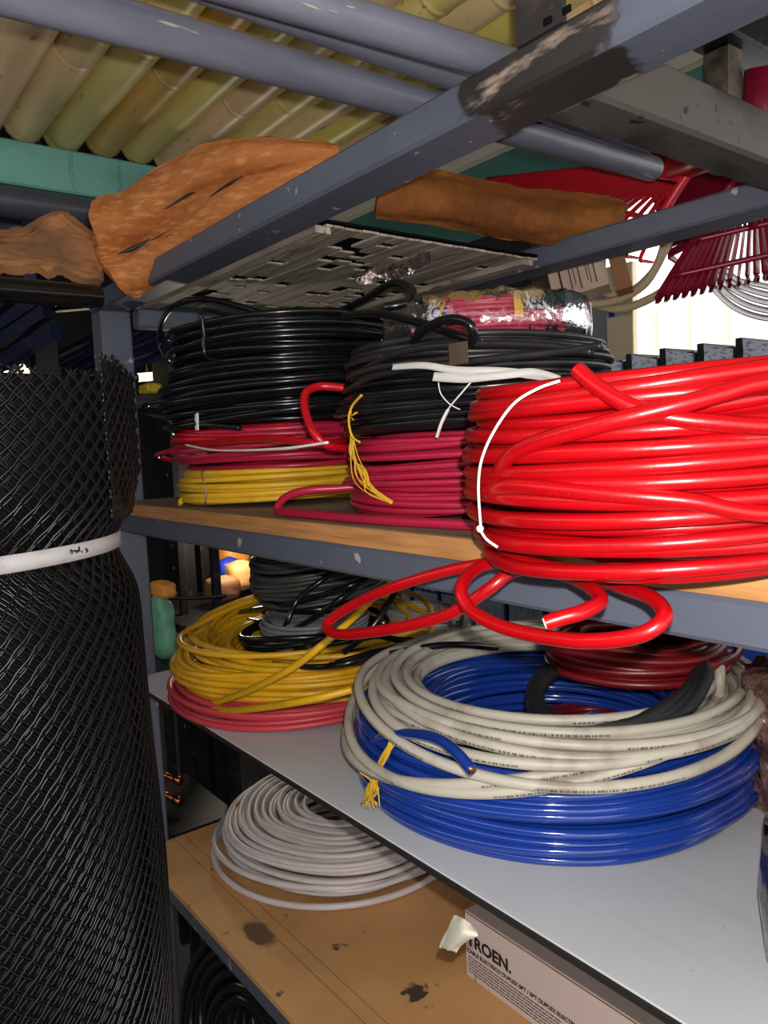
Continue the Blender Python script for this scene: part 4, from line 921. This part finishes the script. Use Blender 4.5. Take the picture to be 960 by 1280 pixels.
part(MB().bbox(q0[0], q1[0], 1.0, 1.035, .34, at(900, 58, y=1.0)[2], .002), 'post_body', PAL['steelrust'], t, smooth=False)
q = at(900, 58, y=1.0); part(MB().bbox(q[0]-.03, q[0]+.03, .86, 1.57, q[2], q[2]+.05, .004), 'top_rail', PAL['blackpost'], t, smooth=False)
mb = MB(); 
t = thing('hose_coil', 'cream hose loops hanging in front of the bright opening', 'hose', at(760, 380, y=1.05))
for k, pts in enumerate(([(690, 365), (720, 378), (760, 378), (800, 360), (822, 330), (835, 290)], [(720, 372), (770, 386), (815, 372), (850, 345), (880, 300)], [(740, 360), (780, 368), (812, 345), (830, 315), (850, 270)])):
    part(MB().tube(spline([at(a, b_, y=1.10+.02*k) for a, b_ in pts], 10), .0068, 10), 'hose_loop', PAL['hosecream'], t)
t = thing('tubing_coil', 'clear plastic tubing loops hanging under the maroon rake', 'tubing', at(930, 390, y=1.2))
for k in range(5):
    part(MB().tube(spline([at(872+k*9, 325+k*3, y=1.18+.012*k), at(890+k*8, 358-k*2, y=1.18+.012*k), at(925+k*6, 388-k*8, y=1.18+.012*k), at(980, 398-k*9, y=1.18+.012*k), at(1040, 370, y=1.2)], 10), .0045, 8), 'tube_loop', PAL['clear'], t)
# carton on edge beyond the back beam
q = at(690, 335, y=.93); ax = unit(at(762, 330, y=.97)-at(695, 352, y=.93)); up_ = unit(at(745, 310, y=.95)-at(760, 370, y=.95)); nn = unit(np.cross(ax, up_))
t = thing('carton', 'beige printed carton behind the pink wrapped coil', 'box', at(725, 372, y=.95))
c_ = at(722, 342, y=.95); part(MB().obox(c_, ax*.040, nn*.02, up_*.036), 'carton_body', PAL['carton'], t, smooth=False)
fs = -1 if nn@c_ > 0 else 1
f0 = c_+nn*fs*.0206
for k, (a0, l0, wd) in enumerate(((-.024, .85, .0028), (-.010, .8, .0014), (-.004, .6, .001), (.003, .9, .0016), (.014, .6, .001), (.018, .75, .001), (.025, .8, .0016))):
    part(MB().obox(f0+ax*a0-up_*.004, ax*wd*.5, nn*.0003, up_*.030*l0), 'print_line', PAL['ink'], t, smooth=False)
c2 = at(775, 338, y=.97); single(MB().obox(c2, ax*.011, nn*.014, up_*.032), 'carton_flap', PAL['kraft'], 'brown kraft carton end beside the beige printed carton', 'box', c2, smooth=False)
# beige panel with blue notice in the opening
q0, q1 = at(752, 440, y=1.75), at(792, 440, y=1.75); ztop = at(770, 380, y=1.75)[2]
t = thing('notice_panel', 'beige panel with a small blue notice in the bright opening', 'panel', (q0[0], 1.75, -.2))
part(MB().bbox(q0[0]-.02, q1[0], 1.75, 1.77, FZ, ztop+.1, .002), 'panel_board', PAL['beige'], t, smooth=False)
a_, b_ = at(761, 384, y=1.749), at(768, 396, y=1.749); part(MB().box(a_[0], b_[0], 1.748, 1.7499, b_[2], a_[2]), 'notice', PAL['bluebag'], t, smooth=False)
# row of dark boxes on the sill of the opening
for k, (pl, pr, pt_, nm) in enumerate(((742, 778, 447, 'leftmost, half hidden by black cable ends'), (783, 822, 443, 'second from the left'), (825, 868, 436, 'third from the left'), (872, 918, 430, 'fourth from the left'), (920, 975, 423, 'rightmost and tallest'))):
    y_ = 1.28; a_, b_ = at(pl, pt_, y=y_), at(pr, pt_+8, y=y_); hz = a_[2]; zb_ = -.05
    t = thing('parts_box', f'dark parts box with silvery label in the row, {nm}', 'box', ((a_[0]+b_[0])/2, y_, zb_), 'dark boxes in a row behind the red coil')
    part(MB().bbox(a_[0], b_[0], y_, y_+.12, zb_, hz-.012, .002), 'box_body', PAL['binblack'], t, smooth=False)
    part(MB().obox(V3(a_[0]+.006, y_+.06, (zb_+hz)/2), (.006, 0, 0), (0, .062, 0), (0, 0, (hz-zb_)/2)), 'side_flap', PAL['binblack'], t, smooth=False)
    part(MB().obox(V3((a_[0]+b_[0])/2+.006, y_-.002, hz-.028), ((b_[0]-a_[0])/2-.008, 0, -.006), (0, .0012, 0), (0, 0, .018)), 'label', PAL['binlabel'], t, smooth=False)
single(MB().bbox(at(700, 450, y=1.3)[0], at(1050, 450, y=1.3)[0], 1.24, 1.42, -.075, -.05, .002), 'side_shelf', PAL['blackpost'], 'dark shelf carrying the row of parts boxes', 'shelf board', (0, 0, 0), smooth=False)
for px in (705, 1040):
    q = at(px, 450, y=1.3); single(MB().bbox(q[0]-.02, q[0]+.02, 1.30, 1.36, FZ, -.075, .002), 'side_shelf_post', PAL['blackpost'], 'black post under the side shelf, %s end' % ('left' if px < 800 else 'right'), 'post', (0, 0, 0), smooth=False)
# row of blue boxes seen under the wooden shelf
for k, (pl, pr) in enumerate(((500, 513), (516, 548), (550, 590), (592, 632), (634, 680), (684, 720), (868, 905))):
    y_ = 1.02; top = 722+(pl-500)*.125; a_, b_ = at(pl, top, y=y_), at(pr, top, y=y_); zt_ = a_[2]; zb_ = -.395
    t = thing('blue_box', f'blue cardboard box with pale label, {ordn[k]} from the left behind the coils', 'box', ((a_[0]+b_[0])/2, y_, zb_), 'blue boxes in a row behind the white shelf')
    part(MB().bbox(a_[0], b_[0]-.002, y_, y_+.15, zb_, zt_, .002), 'box_body', PAL['boxblue'], t, smooth=False)
    part(MB().box(a_[0]+.004, b_[0]-.006, y_-.001, y_, zt_-.075, zt_-.022), 'label', PAL['boxlabel'], t, smooth=False)
    rs = random.Random(k); mb = MB()
    for j in range(5): xx = rs.uniform(a_[0]+.004, b_[0]-.008); mb.box(xx, xx+.005, y_-.001, y_, zt_-.018, zt_-.008)
    part(mb, 'print_mark', PAL['boxlabel'], t, smooth=False)
single(MB().bbox(at(480, 850, y=1.05)[0], .3, 1.0, 1.2, -.415, -.395, .002), 'side_shelf', PAL['blackpost'], 'black shelf behind the rack carrying the blue boxes', 'shelf board', (0, 0, 0), smooth=False)
for x_ in (at(490, 850, y=1.05)[0], .26): single(MB().bbox(x_, x_+.03, 1.17, 1.2, FZ, -.415, .002), 'side_shelf_post', PAL['blackpost'], 'black post behind the rack under the %s end of the blue box shelf' % ('far' if x_ < 0 else 'near'), 'post', (0, 0, 0), smooth=False)

def legged(x0, x1, y0, y1, z0, z1, b, label):
    t = thing('side_shelf', label, 'shelf board', ((x0+x1)/2, (y0+y1)/2, FZ)); part(MB().bbox(x0, x1, y0, y1, z0, z1, b), 'shelf_top', PAL['blackpost'], t, smooth=False)
    for xx in (x0+.005, x1-.025):
        for yy in (y0+.005, y1-.025): part(MB().bbox(xx, xx+.02, yy, yy+.02, FZ, z0, .001), 'leg', PAL['blackpost'], t, smooth=False)
# ------------------------------------------------------------------ dark background at the left
def slotted(px, y_, label, wpx=20):
    a_, b_ = at(px, 800, y=y_), at(px+wpx, 800, y=y_)
    t = thing('slotted_post', label, 'post', (a_[0], y_, FZ))
    part(MB().box(a_[0], b_[0], y_, y_+.004, FZ, .30), 'face', PAL['blackpost'], t, smooth=False)
    part(MB().box(b_[0]-.004, b_[0], y_+.004, y_+.045, FZ, .30), 'face', PAL['blackpost'], t, smooth=False)
    for z_ in np.arange(-.9, .25, .075):
        part(MB().sphere(((a_[0]+b_[0])/2, y_-.001, z_), (.006, .003, .006), 8, 5), 'bolt', PAL['wire'], t)
slotted(214, .95, 'black slotted angle post with bolts behind the rack, left of two', 20); slotted(240, 1.02, 'black slotted angle post with bolts behind the rack, right of two', 18)
q = at(202, 780, y=.78)
q = at(203, 822, x=-1.62); legged(-1.9, -1.5, q[1]-.12, q[1]+.12, q[2]-.02, q[2], .002, 'dark shelf under the pale green bag')
def lump(px0, py0, px1, py1, x_, mt, label, nm, seed, cat='packet', thick=.06):
    a_, b_ = at(px0, py0, x=x_), at(px1, py1, x=x_); c_ = (a_+b_)/2; h_ = abs(b_-a_)/2; rg = np.random.default_rng(seed)
    n_u, n_v = 12, 9; G = []
    for v in np.linspace(-1, 1, n_v):
        k = (1-abs(v)**4)**.4 if abs(v) < 1 else .15; row = []
        for a in np.linspace(0, 2*math.pi, n_u*2, endpoint=False):
            ca, sa = math.cos(a), math.sin(a); rr = (abs(ca)**4+abs(sa)**4)**-.25; j = 1+rg.uniform(-.07, .07)
            row.append(V3(c_[0]+thick*sa*rr*k*j, c_[1]+h_[1]*ca*rr*.86*k*j, c_[2]+h_[2]*v))
        G.append(row)
    return single(MB().grid(np.array(G), closed_v=True), nm, mt, label, cat, (c_[0], c_[1], c_[2]-h_[2]))
lump(186, 744, 217, 822, -1.62, PAL['greenbag'], 'pale green plastic bag behind the left post', 'plastic_bag', 8, 'bag', .05)
lump(268, 680, 310, 712, -2.3, PAL['amber'], 'amber packet lit brightly behind the rack', 'packet', 1)
lump(270, 698, 304, 730, -2.2, PAL['bluebag'], 'crumpled bright blue bag in front of the amber packet', 'packet', 2, thick=.03)
lump(282, 702, 320, 735, -2.1, PAL['tan'], 'tan paper packet beside the blue bag', 'packet', 3, thick=.04)
lump(256, 722, 300, 748, -2.05, PAL['kraft'], 'brown packet lying below the blue bag', 'packet', 4, thick=.04)
lump(190, 727, 217, 746, -1.62, PAL['amber'], 'yellow packet above the green bag', 'packet', 5, thick=.04)
lump(176, 478, 200, 496, -1.9, PAL['yellowbag'], 'yellow bag glimpsed beside the black coils', 'bag', 6, 'bag', .04)
q = at(285, 748, x=-2.15); legged(-2.45, -1.85, q[1]-.25, q[1]+.12, q[2]-.02, q[2], .002, 'far dark shelf under the amber and blue packets')
q = at(188, 496, x=-1.9); legged(-2.05, -1.8, q[1]-.2, q[1]+.12, q[2]-.02, q[2], .002, 'dark shelf under the yellow bag')
lp = bpy.data.lights.new('packet_fill_light', 'POINT'); lp.energy = 5.0; lp.color = (1, .86, .66); lp.shadow_soft_size = .03  # added unseen light that brightens the packets; no fixture here
lo = bpy.data.objects.new('packet_fill_light', lp); col.objects.link(lo); q = at(296, 668, x=-1.98); lo.location = (q[0], q[1], q[2]+H+.02)
# stacks of navy sheets on a far rack
for k, (p, q_, w2, lb) in enumerate((((-30, 440), (60, 380), 40, 'upper left'), ((50, 470), (200, 398), 16, 'slanting behind the mesh roll'), ((70, 480), (210, 430), 14, 'lowest, above the bright lamps'), ((-20, 385), (130, 372), 12, 'topmost, under the torn board'))):
    a_, b_ = at(*p, x=-2.6), at(*q_, x=-2.2); d = unit(b_-a_); up_ = unit(np.cross(np.cross(d, V3(0, 0, 1)), d)); n_ = np.cross(d, up_)
    t = thing('sheet_stack', f'glossy navy roofing sheets, {lb}', 'sheets', (a_+b_)/2, 'navy sheets in the dark background')
    hw = w2/960*2.4; ns = 4
    for j in range(ns):
        off = up_*((j-(ns-1)/2)*hw*2/ns); L2 = np.linalg.norm(b_-a_)/2
        part(MB().obox((a_+b_)/2+off+n_*.01*(j % 2), d*L2*1.05, up_*hw/ns*.72, n_*.015), 'sheet', PAL['sheetblue'], t, smooth=False)
for k, (px, py, rr, lb) in enumerate(((28, 459, .011, 'round, above the mesh roll'), (75, 461, .010, 'round, in the gap beside the dark post'), (122, 470, .010, 'round, just left of the grey post'), (55, 466, .008, 'small yellowish, over the mesh rim'))):
    q = at(px, py, x=-3.2); t = thing('lamp_bulb', f'distant glowing lamp bulb, {lb}', 'lamp', q, 'distant lamp bulbs')
    part(MB().sphere(q, rr*1.1, 12, 8), 'bulb', PAL['bulb'], t); part(MB().tube(np.array([q+V3(0, 0, rr*2), V3(q[0], q[1], CZ)]), .002, 5), 'cord', PAL['blackpost'], t); part(MB().lathe([(.0001, rr*2.2), (rr*.5, rr*2.2), (rr*.5, rr*.9)], q, 10), 'bulb_cap', PAL['wire'], t)
for k, (p0, p1, lb) in enumerate((((2, 470), (36, 466), 'left of the dark post'), ((78, 470), (118, 472), 'right of the dark post'), ((172, 472), (196, 470), 'between post and black coil'))):
    a_, b_ = at(*p0, x=-3.3), at(*p1, x=-3.3); t = thing('lamp_tube', f'distant glowing tube lamp {lb}', 'lamp', a_, 'distant tube lamps')
    part(MB().tube(np.array([a_, b_]), .018, 8), 'tube', PAL['bulb'], t); d = unit(b_-a_)
    part(MB().tube(np.array([a_-d*.02, a_]), .019, 8), 'end_cap', PAL['wire'], t); m_ = (a_+b_)/2; part(MB().tube(np.array([m_+V3(0, 0, .017), V3(m_[0], m_[1], CZ)]), .003, 5), 'cord', PAL['blackpost'], t)
q = at(55, 430, x=-2.4); single(MB().bbox(-2.43, -2.38, q[1]-.035, q[1]+.035, FZ, CZ, .004), 'dark_post', PAL['blackpost'], 'dark post far behind the mesh roll', 'post', (0, 0, 0), smooth=False)
# copper pieces behind the left post
for k, (p0, p1) in enumerate((((203, 968), (224, 976)), ((204, 992), (224, 1002)))):
    a_, b_ = at(*p0, x=-1.55), at(*p1, x=-1.5); d = unit(b_-a_)
    t = thing('copper_fitting', 'copper fitting behind the left post, %s of two' % ('upper', 'lower')[k], 'fitting', a_, 'copper fittings behind the left post')
    part(MB().tube(np.array([a_-d*.05, b_]), .007, 10), 'tube', PAL['copper'], t); part(MB().tube(np.array([b_-d*.012, b_+d*.004]), .0095, 10), 'collar', PAL['copper'], t)
q = at(214, 1012, x=-1.53); legged(-1.68, -1.42, q[1]-.14, q[1]+.1, q[2]-.02, q[2], .002, 'dark shelf under the copper fittings')
